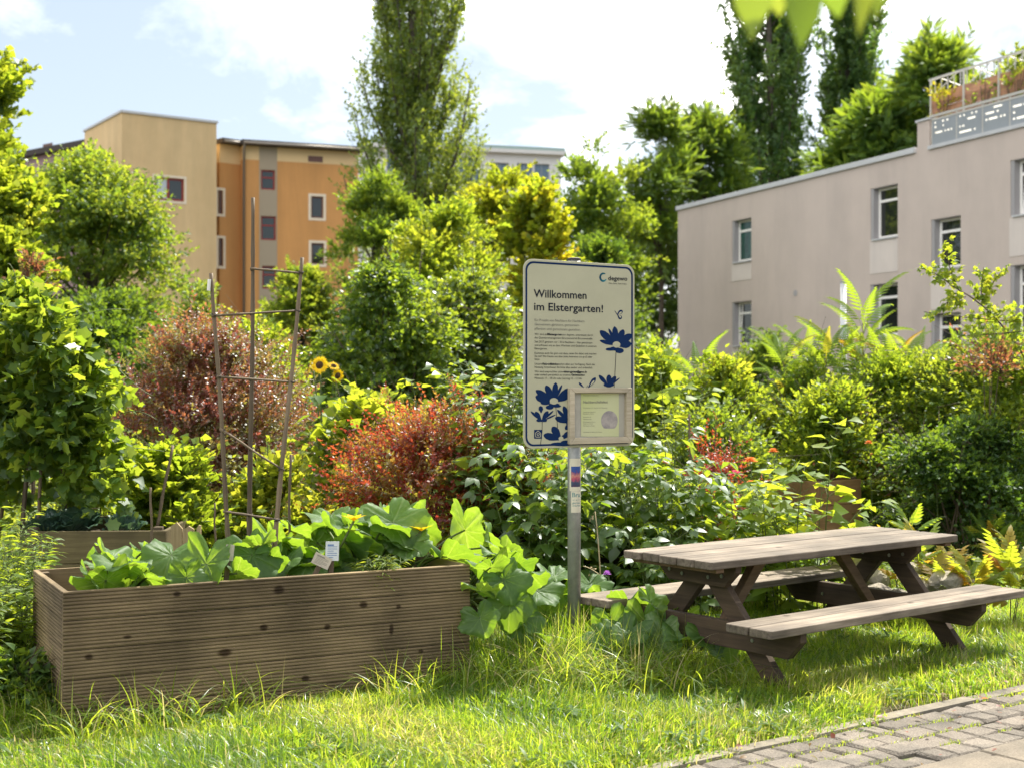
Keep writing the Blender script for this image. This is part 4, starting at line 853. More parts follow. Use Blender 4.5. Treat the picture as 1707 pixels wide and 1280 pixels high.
def bush(name,label,cat,px0,px1,ytop,d,T,size,mat,nl,z0=0.,zb=0.,prof='bush',ry=None,nc=None,tl=.3,m=9,group=None,seed=None,sm='twig',ns=12,sr=(.012,.004),shoots=None,lump=.28,fill=.25,**kw):
    NB[0]+=1; r=RNG(1000+NB[0] if seed is None else seed); rx=(px1-px0)/2/F*d; cx=X((px0+px1)/2,d); z1=Z(ytop,d); ry=ry or rx*.8; rx=max(rx-.4*tl,rx*.5); ry=max(ry-.3*tl,ry*.5); z1-=.45*tl
    t=thing(name,label,cat,(cx,d,zb),0,group); base=np.array([cx,d,zb]); nc=nc or int(26+rx*22)
    C,cr=clumps(r,(cx,d),z0,z1,rx,ry,prof,nc,lump,fill)
    a=Acc(); st,di,ln=foliage(a,r,C,cr,nl,np.array([cx,d,z0+(z1-z0)*.3]),T,size,m,tl,**kw); w=Acc()
    ks=shoots if shoots is not None else int(26+rx*22)
    if ks:   # loose shoots that break the outline
        top=np.argsort(-(C[:,2]+.6*np.hypot(C[:,0]-cx,C[:,1]-d)+r.normal(size=len(C))*.3*rx))[:max(6,len(C)*2//3)]; k=r.choice(top,ks); o=norm((C[k]-[cx,d,z0+(z1-z0)*.35])*[1,1,.8]+np.array([0,0,.55*rx])); di=norm(o+r.normal(size=(ks,3))*.4); st=C[k]+o*(cr[k]*.4)[:,None]; ln=(tl*r.uniform(1.1,2.6,ks))
        mm=max(m,int(m*1.7)); kk={q:v for q,v in kw.items() if q in('jit','up')}; sprays(a,r,st,di,ln,mm,LEAF[T],size*.9,np.clip(kw.get('tint',.5)+.12+r.normal(size=ks)*.15,0,1),.12,.35,.95,t0=.25,grow=.3,**kk)
        for i in range(ks): tube(w,[st[i],st[i]+di[i]*ln[i]*.5-[0,0,.09*ln[i]],st[i]+di[i]*ln[i]-[0,0,.35*ln[i]]],[sr[1]*.9,sr[1]*.6,sr[1]*.25],4,r.random(),cap=False)
    part('foliage',a,M[mat],t,base)
    a=w; stems(a,r,base,C,ns,sr[0],sr[1],rx*.12,zlow=zb-.03)
    for i in r.choice(len(st),min(len(st),110),replace=False): 
        if ln[i]>.05: tube(a,[st[i],st[i]+di[i]*ln[i]*.5,st[i]+di[i]*ln[i]-[0,0,kw.get('droop',.15)*ln[i]]],[sr[1]*.8,sr[1]*.6,sr[1]*.3],4,r.random(),cap=False)
    part('stems',a,M[sm],t,base)
    return t,base,C,cr,r
def tree(name,label,px0,px1,ytop,ybot,d,T,size,mat,nl,prof='tree',ry=None,nc=60,tl=.6,m=12,group=None,tr=.16,bark='bark',pxt=None,lump=.42,fill=.3,nlimb=22,shoots=46,**kw):
    NB[0]+=1; r=RNG(2000+NB[0]); rx=(px1-px0)/2/F*d; cx=X((px0+px1)/2,d); z1=Z(ytop,d); z0=Z(ybot,d); ry=ry or rx*.9; rx=max(rx-.45*tl,rx*.5); z1-=.5*tl
    bx=X(pxt,d) if pxt else cx; base=np.array([bx,d,0]); t=thing(name,label,'tree',base,0,group)
    C,cr=clumps(r,(cx,d),z0,z1,rx,ry,prof,nc,lump,fill,.0)
    a=Acc(); foliage(a,r,C,cr,nl,np.array([cx,d,z0+(z1-z0)*.35]),T,size,m,tl,**kw)
    k=r.integers(0,nc,shoots); o=norm((C[k]-[cx,d,z0+(z1-z0)*.4])+np.array([0,0,.3*rx])); di=norm(o+r.normal(size=(shoots,3))*.45); sprays(a,r,C[k]+o*(cr[k]*.5)[:,None],di,tl*r.uniform(1.,2.2,shoots),m*2,LEAF[T],size,np.clip(kw.get('tint',.5)+.1+r.normal(size=shoots)*.15,0,1),.13,.3,1.0,t0=.2); part('crown',a,M[mat],t,base)
    a=Acc(); top=np.array([cx+r.normal()*.1,d,z0+(z1-z0)*(.96 if prof=='poplar' else .72)]); n=14; s=np.linspace(0,1,n)
    pts=np.array([bx,d,-.1])+(top-[bx,d,-.1])*s[:,None]+np.stack([np.sin(s*6+r.uniform(0,6))*.05*rx,np.cos(s*5)*.05*rx,0*s],1)*(s*(1-s)*4)[:,None]
    rad=tr*(1-.88*s)+.01; rad[0]*=1.35; tube(a,pts,rad,9,.5)
    for i in r.choice(len(C),min(nlimb,len(C)),replace=False):
        zz=np.clip((z0*.55+(C[i,2]-z0*.4)*.5)/top[2],.12,.93) if prof!='poplar' else np.clip((C[i,2]-1.6)/top[2],.1,.93)
        f=zz*(n-1); q=int(f); p0=pts[q]+(pts[min(q+1,n-1)]-pts[q])*(f-q); rr=(tr*(1-.88*zz)+.01)*.5
        p1=(p0+C[i])/2+[0,0,(-.12 if prof=='poplar' else .1)*np.linalg.norm(C[i]-p0)]; tube(a,bez(p0,p1,C[i],7),np.linspace(rr,rr*.22,7),5,.5)
    part('trunk',a,M[bark],t,base); return t,base,C,cr,r

# --- far trees
PG='tall poplars on the skyline'
def poplar(label,px0,px1,ytop,ybot,d,mat,nl,tr,size,**kw):
    """columnar tree: upswept limbs, each carrying plumes of foliage"""
    NB[0]+=1; r=RNG(3000+NB[0]); cx=X((px0+px1)/2,d); rx=(px1-px0)/2/F*d; z0=Z(ybot,d); z1=Z(ytop,d); base=np.array([cx,d,0]); t=thing('poplar_tree',label,'tree',base,0,PG)
    w=Acc(); n=18; s=np.linspace(0,1,n); pts=np.stack([cx+np.sin(s*7)*.12,d+np.cos(s*6)*.1-.1,-.1+s*(z1-.5)],1); tube(w,pts,tr*(1-.92*s)+.012,10,.5)
    st=[];di=[];ln=[];tt=[]; nb=kw.get('nb',70)
    for k in range(nb):
        f=(k+r.random())/nb; ze=z0+(z1-z0)*(f**.8); an=r.uniform(0,6.28); R=rx*min((f+.19)/.24,1)*(1-f)**.72*r.uniform(.5,1.08); L=min(R*r.uniform(1.6,2.5),ze-1.2)
        p0=np.array([cx,d,ze-L]); p1=p0+np.array([math.cos(an)*R*.75,math.sin(an)*R*.75,L*.32]); p2=p0+np.array([math.cos(an)*R,math.sin(an)*R,L])
        b=bez(p0,p1,p2,9); tube(w,b,np.linspace(tr*.34*(1-.6*f),.012,9),5,.5); tb=r.normal()*.14
        for q in range(9*kw.get('tw',5)):
            u=r.uniform(.12,1.0); e=u*8; i=min(int(e),7); p=b[i]+(b[i+1]-b[i])*(e-i); dr=norm(b[i+1]-b[i]); v=norm(dr*.9+norm(r.normal(size=3))*.85+[0,0,.35])
            st.append(p+r.normal(size=3)*R*.09); di.append(v); ln.append(R*.30*r.uniform(.5,1.3)); tt.append(.5+tb+r.normal()*.1)
    a=Acc(); st=np.array(st); m=max(3,nl//len(st)); sprays(a,r,st,np.array(di),np.array(ln),m,LEAF['dia'],size,np.array(tt),.16,.05,1.1,.5,.8)
    part('crown',a,M[mat],t,base); part('trunk',w,M['bark'],t,base); return t
poplar('tall pale green poplar with dark trunk and ragged outline before the ochre wing',552,832,-560,530,45,'leaf_poplar',160000,.25,.13,nb=190,tw=9)
poplar('dark poplar with the broader column, behind the lower end of the grey house roof',1192,1374,-520,340,64,'leaf_far',125000,.24,.2,nb=140,tw=8)
poplar('dark poplar with the narrower column, beside the roof tree and nearer the terrace screen',1328,1500,-400,340,66,'leaf_far',115000,.24,.2,nb=130,tw=8)
poplar('thin short poplar spire leaning out at the edge of the broad dark poplar',1212,1268,165,330,60,'leaf_far',9000,.14,.17,nb=26,tw=6)
tree('broadleaf_tree','dense rounded dark green tree in front of the tan stair tower',-40,338,246,590,30,'oval',.095,'leaf',62000,nc=120,tl=.42,m=9,spread=1.25,jit=.8,tr=.17,prof='mound',fill=.35,tint=.45,tsd=.2)
tree('broadleaf_tree','yellow green tree cut off by the picture edge, rising above the dense rounded tree',-150,56,85,470,22,'lobe',.11,'leaf_lime',13000,prof='round',nc=50,tl=.45,tr=.13,tint=.5,tsd=.25)
tree('broadleaf_tree','loose lime green tree below the taller yellow green one beside the dense rounded tree',-110,84,245,560,18,'lobe',.085,'leaf_lime',18000,prof='round',nc=50,tl=.35,tr=.09,tint=.4,tsd=.25)
tree('broadleaf_tree','dark tree growing at the foot of the tall pale poplar, half covering the ochre wing',545,715,290,560,38,'dia',.12,'leaf',22000,prof='round',nc=36,tl=.5,tr=.1,tint=.35)
tree('broadleaf_tree','lime green tree between the poplar foot and the yellow tree, above the flowering mound',640,865,345,600,27,'dia',.11,'leaf_lime',30000,prof='round',nc=60,tl=.45,tr=.1,tint=.35,tsd=.25)
tree('broadleaf_tree','bright yellowing tree above the welcome sign',832,968,290,600,30,'lobe',.12,'leaf_yellow',11000,prof='round',nc=40,tl=.5,tr=.09,tint=.2,tsd=.25)
tree('broadleaf_tree','yellow green crown peeping out in front of the white block beside the poplar',770,905,285,420,36,'dia',.13,'leaf_yellow',9000,prof='round',nc=26,tl=.5,tr=.09,tint=.15)
tree('broadleaf_tree','mid green round topped tree next to the corner of the white block',905,1090,232,600,43,'dia',.14,'leaf',34000,prof='round',nc=60,tl=.6,tr=.15,tint=.3,tsd=.2)
LG='feathery locust trees behind the grey house'
tree('locust_tree','open feathery locust tree with thin top against the sky beside the round topped tree',1040,1160,178,470,54,'pinf',.42,'leaf',4600,prof='tree',nc=30,tl=1.0,m=5,tr=.14,group=LG,tint=.15,jit=.3,up=1.2,droop=.3,fill=.5)
tree('locust_tree','fuller feathery locust tree leaning over the low end of the grey house',1105,1245,185,420,57,'pinf',.44,'leaf',5600,prof='round',nc=30,tl=1.0,m=5,tr=.15,group=LG,tint=.2,jit=.3,up=1.2,droop=.3,fill=.4)
tree('dark_broadleaf_tree','dark tree filling the gap between the welcome sign and the corner of the grey house',955,1215,325,720,58,'dia',.17,'leaf_dark',44000,prof='round',nc=90,lump=.15,tl=.6,tr=.12,tint=.4)  # a broadleaf tree with dark leaves, not a conifer
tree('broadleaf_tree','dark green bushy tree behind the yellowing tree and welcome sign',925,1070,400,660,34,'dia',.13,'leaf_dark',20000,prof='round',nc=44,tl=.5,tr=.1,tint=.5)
tree('ailanthus_tree','bright green tree of heaven rising behind the grey house roof below the dark poplars',1335,1590,160,400,55,'pin',.55,'leaf',7800,prof='mound',nc=44,tl=.9,m=5,tr=.16,tint=.12,tsd=.2,jit=.35,up=1.,droop=.35,fill=.5)
tree('ailanthus_tree','loose tree of heaven top standing against the white sky behind the terrace screen',1480,1660,72,300,52,'pin',.6,'leaf',3600,prof='round',nc=22,tl=1.0,m=5,tr=.14,tint=.3,jit=.35,up=1.,droop=.35,fill=.5)
tree('broadleaf_tree','small green tree top showing over the far end of the terrace screen',1640,1760,95,260,52,'dia',.2,'leaf',4000,prof='round',nc=16,tl=.7,tr=.1,tint=.6)
tree('broadleaf_tree','leafy tree in front of the lowest windows of the ochre wing, behind the trellis',436,566,448,640,36,'dia',.13,'leaf',14000,prof='round',nc=34,tl=.5,tr=.09,tint=.6)

# --- middle distance shrubs
bush('flowering_shrub','big dark arching shrub mound with pale flower tips behind the sunflowers',"shrub",480,800,428,18.5,'oval',.08,'leaf_gloss',34000,prof='dome',nc=90,lump=.12,tl=.42,m=10,droop=.6,upb=.3,tint=.3,tsd=.15,sr=(.04,.008),ns=20)
bush('flowering_shrub','big arching shrub with pale creamy tips beside the dark mound, behind the welcome sign',"shrub",655,900,440,19.8,'oval',.08,'leaf_gloss',30000,prof='dome',nc=80,lump=.12,tl=.42,m=10,droop=.55,upb=.3,tint=.6,tsd=.15,sr=(.05,.008),ns=16)
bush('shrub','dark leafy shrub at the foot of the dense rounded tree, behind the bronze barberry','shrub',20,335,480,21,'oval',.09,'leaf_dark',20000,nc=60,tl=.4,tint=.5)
bush('shrub','pale lime shrub glowing between the bronze barberry and the trellis canes','shrub',318,530,545,17,'oval',.075,'leaf_lime',17000,nc=46,tl=.35,tint=.5,tsd=.25)
bush('shrub','pale grey green bush right of the rounded tree, behind the first trellis cane','shrub',280,385,480,23,'oval',.085,'leaf_poplar',8000,nc=30,tl=.4,tint=.6)
bush('barberry','large bronze red barberry behind the trellis canes','shrub',165,525,545,13,'barb',.155,'leaf_bronze',9500,prof='dome',lump=.35,nc=95,tl=.4,m=4,upb=.6,spread=.7,group='red leaved barberries',tint=.56,tsd=.4,tj=.28,sr=(.012,.003),ns=26,fill=.3)
bush('barberry','smaller bright red barberry in front of the sunflowers, above the squash leaves','shrub',545,900,706,10.4,'barb',.145,'leaf_red',4000,nc=70,tl=.4,m=4,upb=.22,out=1.1,spread=.7,group='red leaved barberries',tint=.5,tsd=.4,tj=.28,sr=(.008,.0025),ns=30,prof='dome',lump=.4,fill=.12,z0=.25)
bush('barberry','sparse dark red barberry tufts low between the raspberry bushes behind the table','shrub',1140,1240,745,11.0,'barb',.11,'leaf_red',700,nc=16,tl=.25,m=4,upb=.5,group='red leaved barberries',tint=.2,tsd=.15)
bush('currant_bush','sunlit yellow green currant bush under the sunflowers','shrub',478,735,672,11.4,'lobe',.085,'leaf_lime',5200,nc=46,tl=.3,m=7,tint=.45,tsd=.25,jit=.35,up=1.)
bush('currant_bush','bright currant bush behind the olive bed, left of the trellis','shrub',182,392,745,10.2,'lobe',.06,'leaf_lime',7000,nc=46,tl=.25,m=8,tint=.35,tsd=.25,jit=.35,up=1.)
bush('currant_bush','low yellow leaved currant seen between the trellis canes','shrub',365,560,765,10.6,'lobe',.055,'leaf_lime',5200,nc=40,tl=.22,m=8,tint=.7,tsd=.2,jit=.35,up=1.)
bush('currant_bush','low lime currant bush behind the olive bed in front of the bronze barberry','shrub',100,250,735,11.2,'lobe',.06,'leaf',4200,nc=36,tl=.25,m=8,tint=.7,tsd=.2,jit=.35,up=1.)
def canes(name,label,cat,px0,px1,ytop,d,T,size,mat,n,m,group=None,arch=.35,ry=.35,hv=.35,tint=.5,nodes=15,jit=.35,up=1.,r0=.006,grow=.3,lean=.12,zb=0.,sm='stem',frac0=.12,lat=True):
    """stems rising from the ground that arch over, leaves held at nodes on short stalks"""
    NB[0]+=1; r=RNG(4000+NB[0]); cx=X((px0+px1)/2,d); rx=(px1-px0)/2/F*d; z1=Z(ytop,d); base=np.array([cx,d,zb]); t=thing(name,label,cat,base,0,group); a=Acc(); w=Acc()
    for k in range(n):
        q=r.uniform(-.9,.9); p0=np.array([cx+rx*q*.75,d+r.uniform(-ry,ry),zb-.02]); h=(z1-zb)*(1-hv*r.random()*(1.2 if k else 0)); an=r.uniform(0,6.28); dx=np.array([math.cos(an)*arch+q*lean*2,math.sin(an)*arch*.7-.05,0])*h*.6
        p2=p0+dx+[0,0,h]; p1=p0+dx*.15+[0,0,h*.85]; b=bez(p0,p1,p2,10); tube(w,b,np.linspace(r0*r.uniform(.8,1.2),r0*.3,10),5,r.random())
        u=np.clip(np.linspace(frac0,1,nodes)+r.normal(size=nodes)*.015,0,1)*8.99; i=u.astype(int); p=b[i]+(b[i+1]-b[i])*(u-i)[:,None]; dr=norm(b[i+1]-b[i])
        for rep in range(m):
            ph=np.arange(nodes)*2.4+r.uniform(0,6.28)+rep*3.1+r.normal(size=nodes)*.4; out=np.stack([np.cos(ph),np.sin(ph),np.zeros(nodes)],1); ax=norm(out*.85+dr*.45+[0,0,.1]); pe=size*r.uniform(.25,.8,nodes)
            q0=p+ax*pe[:,None]; 
            for x,y in zip(p,q0): tube(w,[x,y],[.0022,.0016],3,.8,cap=False)
            ax2=norm(ax+np.array([0,0,-.45])*r.uniform(.3,1.3,nodes)[:,None]); nn=norm(np.array([0,0,up])+out*.35+r.normal(size=(nodes,3))*jit)
            sz=size*r.uniform(.7,1.2,nodes)*(1-grow*np.linspace(0,1,nodes)**2); put(a,LEAF[T],q0,ax2,nn,sz,np.clip(tint+r.normal(size=nodes)*.2,0,1))
    part('foliage',a,M[mat],t,base); part('stems',w,M[sm],t,base); return t
RG='raspberry bushes behind the sign and table'
canes('raspberry_bush','tall dark broad leaved bush with glossy leaves between the red barberry and the welcome sign','shrub',720,915,598,10.3,'ovalw',.125,'leaf_gloss',34,2,RG,ry=.5,tint=.45,nodes=20,hv=.4)
canes('raspberry_bush','glossy raspberry bush right behind the post of the welcome sign','shrub',800,1010,742,9.5,'tri',.225,'leaf_gloss',30,1,RG,ry=.35,tint=.3,nodes=13,hv=.5)
canes('raspberry_bush','raspberry bush between the sign post and the far end of the picnic table top','shrub',985,1175,715,9.7,'tri',.22,'leaf_gloss',30,1,RG,ry=.4,tint=.45,nodes=14,hv=.45)
canes('raspberry_bush','sunlit yellow green raspberry bush behind the middle of the picnic table','shrub',1120,1330,790,10.0,'tri',.21,'leaf_lime',32,1,RG,ry=.4,tint=.4,nodes=11,hv=.45)
canes('raspberry_bush','single tall raspberry shoot with big lime leaves rising beside the orange brown bed','shrub',1235,1425,700,9.4,'heart',.155,'leaf_lime',15,2,RG,ry=.2,tint=.5,nodes=12,hv=.55,lean=.3)
canes('raspberry_bush','thin tall shoot with a few pale leaves standing up behind the welcome sign','shrub',1085,1165,572,12.4,'ovalw',.16,'leaf_lime',4,2,RG,ry=.2,tint=.6,nodes=12,hv=.25,arch=.15)
canes('raspberry_bush','leafy raspberry bush over the dark weathered bed behind the squash','shrub',840,1045,770,10.1,'tri',.21,'leaf',26,1,RG,ry=.35,tint=.35,nodes=12,hv=.4)
canes('raspberry_bush','low raspberry suckers under the far bench of the picnic table','shrub',1050,1190,875,9.1,'tri5',.18,'leaf_gloss',12,1,RG,ry=.2,tint=.4,nodes=8,hv=.4)
canes('leafy_shoot','slender shoot with round lime leaves standing before the dark mound','shrub',672,762,628,10.9,'ovalw',.13,'leaf_lime',5,2,None,ry=.12,tint=.5,nodes=13,hv=.3,arch=.15)
HG='flowering hedge shrubs in front of the grey house'
bush('privet_shrub','glossy yellow green shrub just beside the sign board edge','shrub',1005,1165,575,15.5,'oval',.07,'leaf_lime',12000,nc=40,tl=.35,group=HG,tint=.3,tsd=.2)
bush('privet_shrub','rounded sunlit shrub with pale tips below the corner of the grey house','shrub',1110,1300,603,14.6,'oval',.066,'leaf_lime',16000,nc=46,tl=.32,group=HG,tint=.45,tsd=.22)
bush('privet_shrub','lower greyish green shrub with small glossy leaves in front of the rounded sunlit one','shrub',1060,1290,668,13.0,'oval',.05,'leaf_gloss',17000,nc=46,tl=.3,group=HG,tint=.55,tsd=.2)
bush('privet_shrub','olive shrub under the tree of heaven saplings with reddish young leaves','shrub',1262,1432,602,14.8,'oval',.06,'leaf',16000,nc=46,tl=.32,group=HG,tint=.5,tsd=.25)
bush('privet_shrub','dense hedge shrub with fine glittering leaves behind the far end of the picnic table','shrub',1370,1610,585,14.6,'oval',.048,'leaf_lime',28000,nc=58,tl=.32,group=HG,tint=.12,tsd=.25)
bush('privet_shrub','tall dark hedge shrub at the picture edge over the lawn','shrub',1530,1800,545,13.8,'oval',.048,'leaf',34000,nc=62,tl=.34,group=HG,tint=.6,tsd=.25)
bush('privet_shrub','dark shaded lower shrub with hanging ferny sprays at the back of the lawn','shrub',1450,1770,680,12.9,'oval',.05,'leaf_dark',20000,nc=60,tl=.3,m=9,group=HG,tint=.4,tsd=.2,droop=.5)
bush('privet_shrub','small rusty leaved shrub in the hedge left of the orange brown bed','shrub',1335,1460,640,13.9,'oval',.05,'leaf_bronze',480,nc=20,tl=.28,group=HG,tint=.5,tsd=.3,tj=.3)
bush('privet_shrub','rust flecked branch ends hanging over the tall dark hedge shrub','shrub',1600,1700,585,12.9,'oval',.055,'leaf_bronze',420,z0=1.7,nc=12,tl=.3,group=HG,tint=.45,tsd=.3,tj=.3,ns=4)
bush('privet_shrub','bright leafy shrub filling the hedge just behind the orange brown bed','shrub',1290,1480,640,13.7,'oval',.055,'leaf_lime',15000,nc=44,tl=.3,group=HG,tint=.25,tsd=.22)
bush('privet_shrub','green shrub between the glittering hedge shrub and the tall dark one','shrub',1470,1660,600,14.2,'oval',.05,'leaf',17000,nc=44,tl=.32,group=HG,tint=.75,tsd=.22)
bush('privet_shrub','pale lime shrub at the picture edge below the rose branches','shrub',1600,1800,590,13.2,'oval',.05,'leaf_lime',13000,nc=40,tl=.32,group=HG,tint=.2,tsd=.22,z0=.5)
bush('shrub','low dark green shrub at the foot of the grey house wall','shrub',1225,1345,565,32,'dia',.11,'leaf_dark',9000,nc=30,tl=.4,tint=.8)
canes('wall_climber','thin climbing plant beside the lowest window of the grey house','climber',1246,1282,545,38,'dia',.2,'leaf_dark',9,3,None,ry=.1,tint=.4,nodes=24,arch=.06,r0=.015)
# tree of heaven saplings: whorls of long fronds at stem tops
def palm_fronds(label,px,ytop,d,L,nf,mat,seed,nst=1,name='ailanthus_sapling',group='tree of heaven saplings',tint=.5,T='pinl',sp=.0,tilt=(.25,1.0),stem_r=.012,base_z=0.):
    r=RNG(seed); cx=X(px,d); base=np.array([cx,d,base_z]); t=thing(name,label,'sapling',base,0,group); a=Acc(); w=Acc()
    for s in range(nst):
        top=np.array([cx+r.normal()*sp,d+r.normal()*sp*.6,max(base_z+.05,Z(ytop,d)-L*.62-(0 if s==0 else r.uniform(0,.5)*(Z(ytop,d)-base_z)*.5))]); tube(w,bez(base+[r.normal()*sp*.3,0,-.02],(base+top)/2+[0,0,.1],top,6),np.linspace(stem_r,stem_r*.5,6),6,.5)
        k=np.arange(nf); ph=k*2.4+r.uniform(0,6); ti=r.uniform(*tilt,nf)*(.25+.75*k/nf); ax=np.stack([np.cos(ph)*np.sin(ti),np.sin(ph)*np.sin(ti),np.cos(ti)],1); nn=np.stack([-np.cos(ph)*np.cos(ti),-np.sin(ph)*np.cos(ti),np.sin(ti)],1)
        p=top-np.stack([0*k,0*k,.25*L*k/nf*1.6],1); put(a,LEAF[T],p,ax,nn,L*r.uniform(.75,1.1,nf),np.clip(tint+np.where(r.random(nf)<.14,.55,0)+r.normal(size=nf)*.12,0,1))
    part('fronds',a,M[mat],t,base); part('stem',w,M['twig'],t,base); return t
palm_fronds('tallest tree of heaven sapling with upright fern like fronds against the grey house wall',1440,468,15.3,.78,9,'leaf_orange',71,4,sp=.3,tint=.06,tilt=(.6,1.35))
palm_fronds('tree of heaven sapling with arching fronds at the lower left of the tallest one',1365,545,15.0,.62,9,'leaf_orange',72,6,sp=.4,tint=.05,tilt=(.7,1.4))
palm_fronds('tree of heaven sapling with orange tipped fronds between the tallest one and the rose branch',1510,530,15.2,.6,9,'leaf_orange',73,5,sp=.4,tint=.18,tilt=(.6,1.4))
palm_fronds('young ferny sapling arching over the hedge in front of the house window',1590,560,14.2,.5,9,'leaf_orange',74,6,sp=.45,tint=.12,tilt=(.6,1.4))
SG='yellow seedlings behind the picnic table'
for i,(px,yt,d,L,nf,tn,lb) in enumerate([(1490,848,10.4,.26,8,.4,'yellow green seedling standing up behind the far corner of the table top'),(1455,880,10.8,.24,7,.2,'pale green seedling just left of the upright yellow one behind the table'),(1570,884,9.2,.30,9,.5,'spreading yellow green seedling beside the rocks and the far corner of the table'),(1602,928,8.9,.28,11,.75,'golden leaved seedling in front of the rock heap above the near bench'),(1692,900,9.0,.34,11,.7,'orange tinged seedling at the picture edge on the lawn'),(1530,905,9.6,.22,8,.3,'small green seedling half hidden among the rocks'),(1655,860,12.2,.26,7,.2,'tiny seedling in the shade at the back of the lawn')]):
    palm_fronds(lb,px,yt,d,L,nf,'leaf_orange',90+i,3,'seedling',SG,tn*.75,'seed',.07,(.8,1.5),.004)
# rose with long arching branches
rb=np.array([X(1800,12.6),12.6,0.]); ro=thing('rose_bush','arching wild rose branches with small pale leaves reaching out in front of the house windows','shrub',rb); a=Acc(); w=Acc(); r=RNG(77)
main=bez(rb,P(1760,560,12.5),P(1588,478,12.2),14); ext=bez(P(1588,478,12.2),P(1560,452,12.1),P(1532,447,12.1),6)
br=[np.concatenate([main,ext[1:]]),bez(P(1640,508,12.3),P(1632,480,12.2),P(1640,446,12.2),6),bez(P(1636,505,12.3),P(1660,460,12.3),P(1672,452,12.3),6),bez(P(1600,487,12.2),P(1580,450,12.2),P(1576,405,12.2),7),bez(P(1680,535,12.4),P(1600,530,12.2),P(1540,520,12.1),8),bez(P(1700,545,12.4),P(1680,500,12.3),P(1665,525,12.2),6),bez(P(1720,550,12.4),P(1650,560,12.2),P(1600,560,12.1),8),bez(P(1610,495,12.2),P(1588,500,12.1),P(1570,510,12.1),6)]
for k,b in enumerate(br):
    tube(w,b,np.linspace(.012 if k==0 else .006,.003,len(b)),5,.5)
    u=np.sort(r.uniform(.35 if k==0 else .1,1,26 if k<1 else 15)); 
    for s in u:
        e=s*(len(b)-1.01); i=int(e); p=b[i]+(b[i+1]-b[i])*(e-i); n=3; q=np.repeat(p[None],n,0)+r.normal(size=(n,3))*.035
        put(a,LEAF['tri5'],q,norm(r.normal(size=(n,3))+[0,0,.3]),norm(r.normal(size=(n,3))*.6+[0,0,1]),.075*r.uniform(.7,1.3,n),np.clip(.5+r.normal(size=n)*.25,0,1))
part('foliage',a,M['leaf_lime'],ro,rb); part('stems',w,M['twig'],ro,rb)

# --- terrace plants
tp=G.O+G.e*(G.s(1610))+np.array([-G.e[1],G.e[0]])*.6
for i,(px,dz,w_,mat,lb) in enumerate([(1640,1.35,1.0,'leaf','green climber hanging on the middle of the terrace screen'),(1572,1.5,.6,'leaf_yellow','yellowish climber at the end post of the terrace screen'),(1690,1.5,.8,'leaf_lime','pale lime climber where the terrace screen leaves the picture')]):
    q=terr(px,1.55); b=np.array([q[0],q[1],RT+.05]); t=thing('climber',lb,'climber',b,0,'climbers on the roof terrace'); r=RNG(300+i); n=30
    C=np.stack([G.e[0]*(x:=r.uniform(-w_,w_,n))*.5,G.e[1]*x*.5,r.uniform(.6,dz+.5,n)],1); a=Acc(); foliage(a,r,C,np.full(n,.16),330,np.array([0,0,.5]),'dia',.11,6,.3,tint=.5,tsd=.2); part('foliage',a,M[mat],t)
    a=Acc(); [tube(a,bez((0,0,0),C[k]*[.3,.3,.6],C[k],6),[.012]*6,4) for k in range(10)]; part('stems',a,M['twig'],t)

# --- climbing vine on poles in the olive bed
vb=np.array([X(75,9.7),9.7,.56]); vt=thing('climbing_vine','tall dome of broad leaved climbing vine over brown poles in the olive bed','climber',vb,0); r=RNG(55)
C=[];cr=[]
for k in range(150):
    px=r.uniform(-60,178); f=(px-20)/160; top=478+ (70*max(0,f)**2.2*2.4 if f>0 else 8); y=top+r.random()**1.25*(250-75*abs(f)); C.append(P(px-18*max(f,0),y+14,9.7+r.uniform(-.42,.42))); cr.append(r.uniform(.09,.19))
for k in range(95):
    px=r.choice([r.uniform(-40,80),r.uniform(85,185)]); C.append(P(px,r.uniform(640,830),9.7+r.uniform(-.35,.3))); cr.append(r.uniform(.07,.14))
C=np.array(C);cr=np.array(cr); a=Acc(); n=1700; st,di,ln,k=twigs(r,C,cr,n,np.array([vb[0],9.7,1.5]),.16,.1,1.0)
di=norm(di+np.array([0,-.15,-.15])); sprays(a,r,st,di,ln,4,LEAF['lobe5'],.078,.42,.22,.5,1.0,.5,.6); sprays(a,r,st[:700],di[:700],ln[:700],3,LEAF['heart'],.085,.45,.22,.55,1.0,.5,.55)
part('foliage',a,M['leaf'],vt,vb)
for p0,p1,ra in ((P(35,890,9.5),P(70,560,9.7),.018),(P(112,880,9.6),P(100,560,9.7),.016),(P(0,860,9.9),P(55,600,9.8),.015),(P(60,800,9.4),P(120,640,9.6),.013)): 
    a=Acc(); s=np.linspace(0,1,9); pts=p0+(p1-p0)*s[:,None]+r.normal(size=(9,3))*.008; pts[0,2]=min(pts[0,2],.5); tube(a,pts-vb,ra*(1-.35*s),7,r.random()); part('pole',a,M['cane'],vt,smooth=True)
a=Acc()
for k in range(26):
    i=r.integers(len(C)); p=C[i]; q=p+r.normal(size=3)*[.2,.15,.12]+[.1*(p[0]>vb[0]),0,0]; tube(a,bez(p,(p+q)/2+[0,0,.08],q,6),[.0025]*6,4)
for p,q,s_ in ((P(185,600,9.6),P(255,660,9.5),-.06),(P(15,470,9.6),P(60,475,9.5),.1),(P(200,690,9.5),P(262,700,9.4),.08),(P(12,440,9.6),P(30,480,9.6),.1)): tube(a,bez(p,(p+q)/2+[0,0,s_],q,7),[.0028]*7,4)
part('tendrils',a,M['stem'],vt,vb)
bush('orange_shrub','small rusty flowering top showing over the vine dome','shrub',30,80,425,15,'oval',.06,'leaf_bronze',260,z0=2.4,nc=8,tl=.2,ns=3)

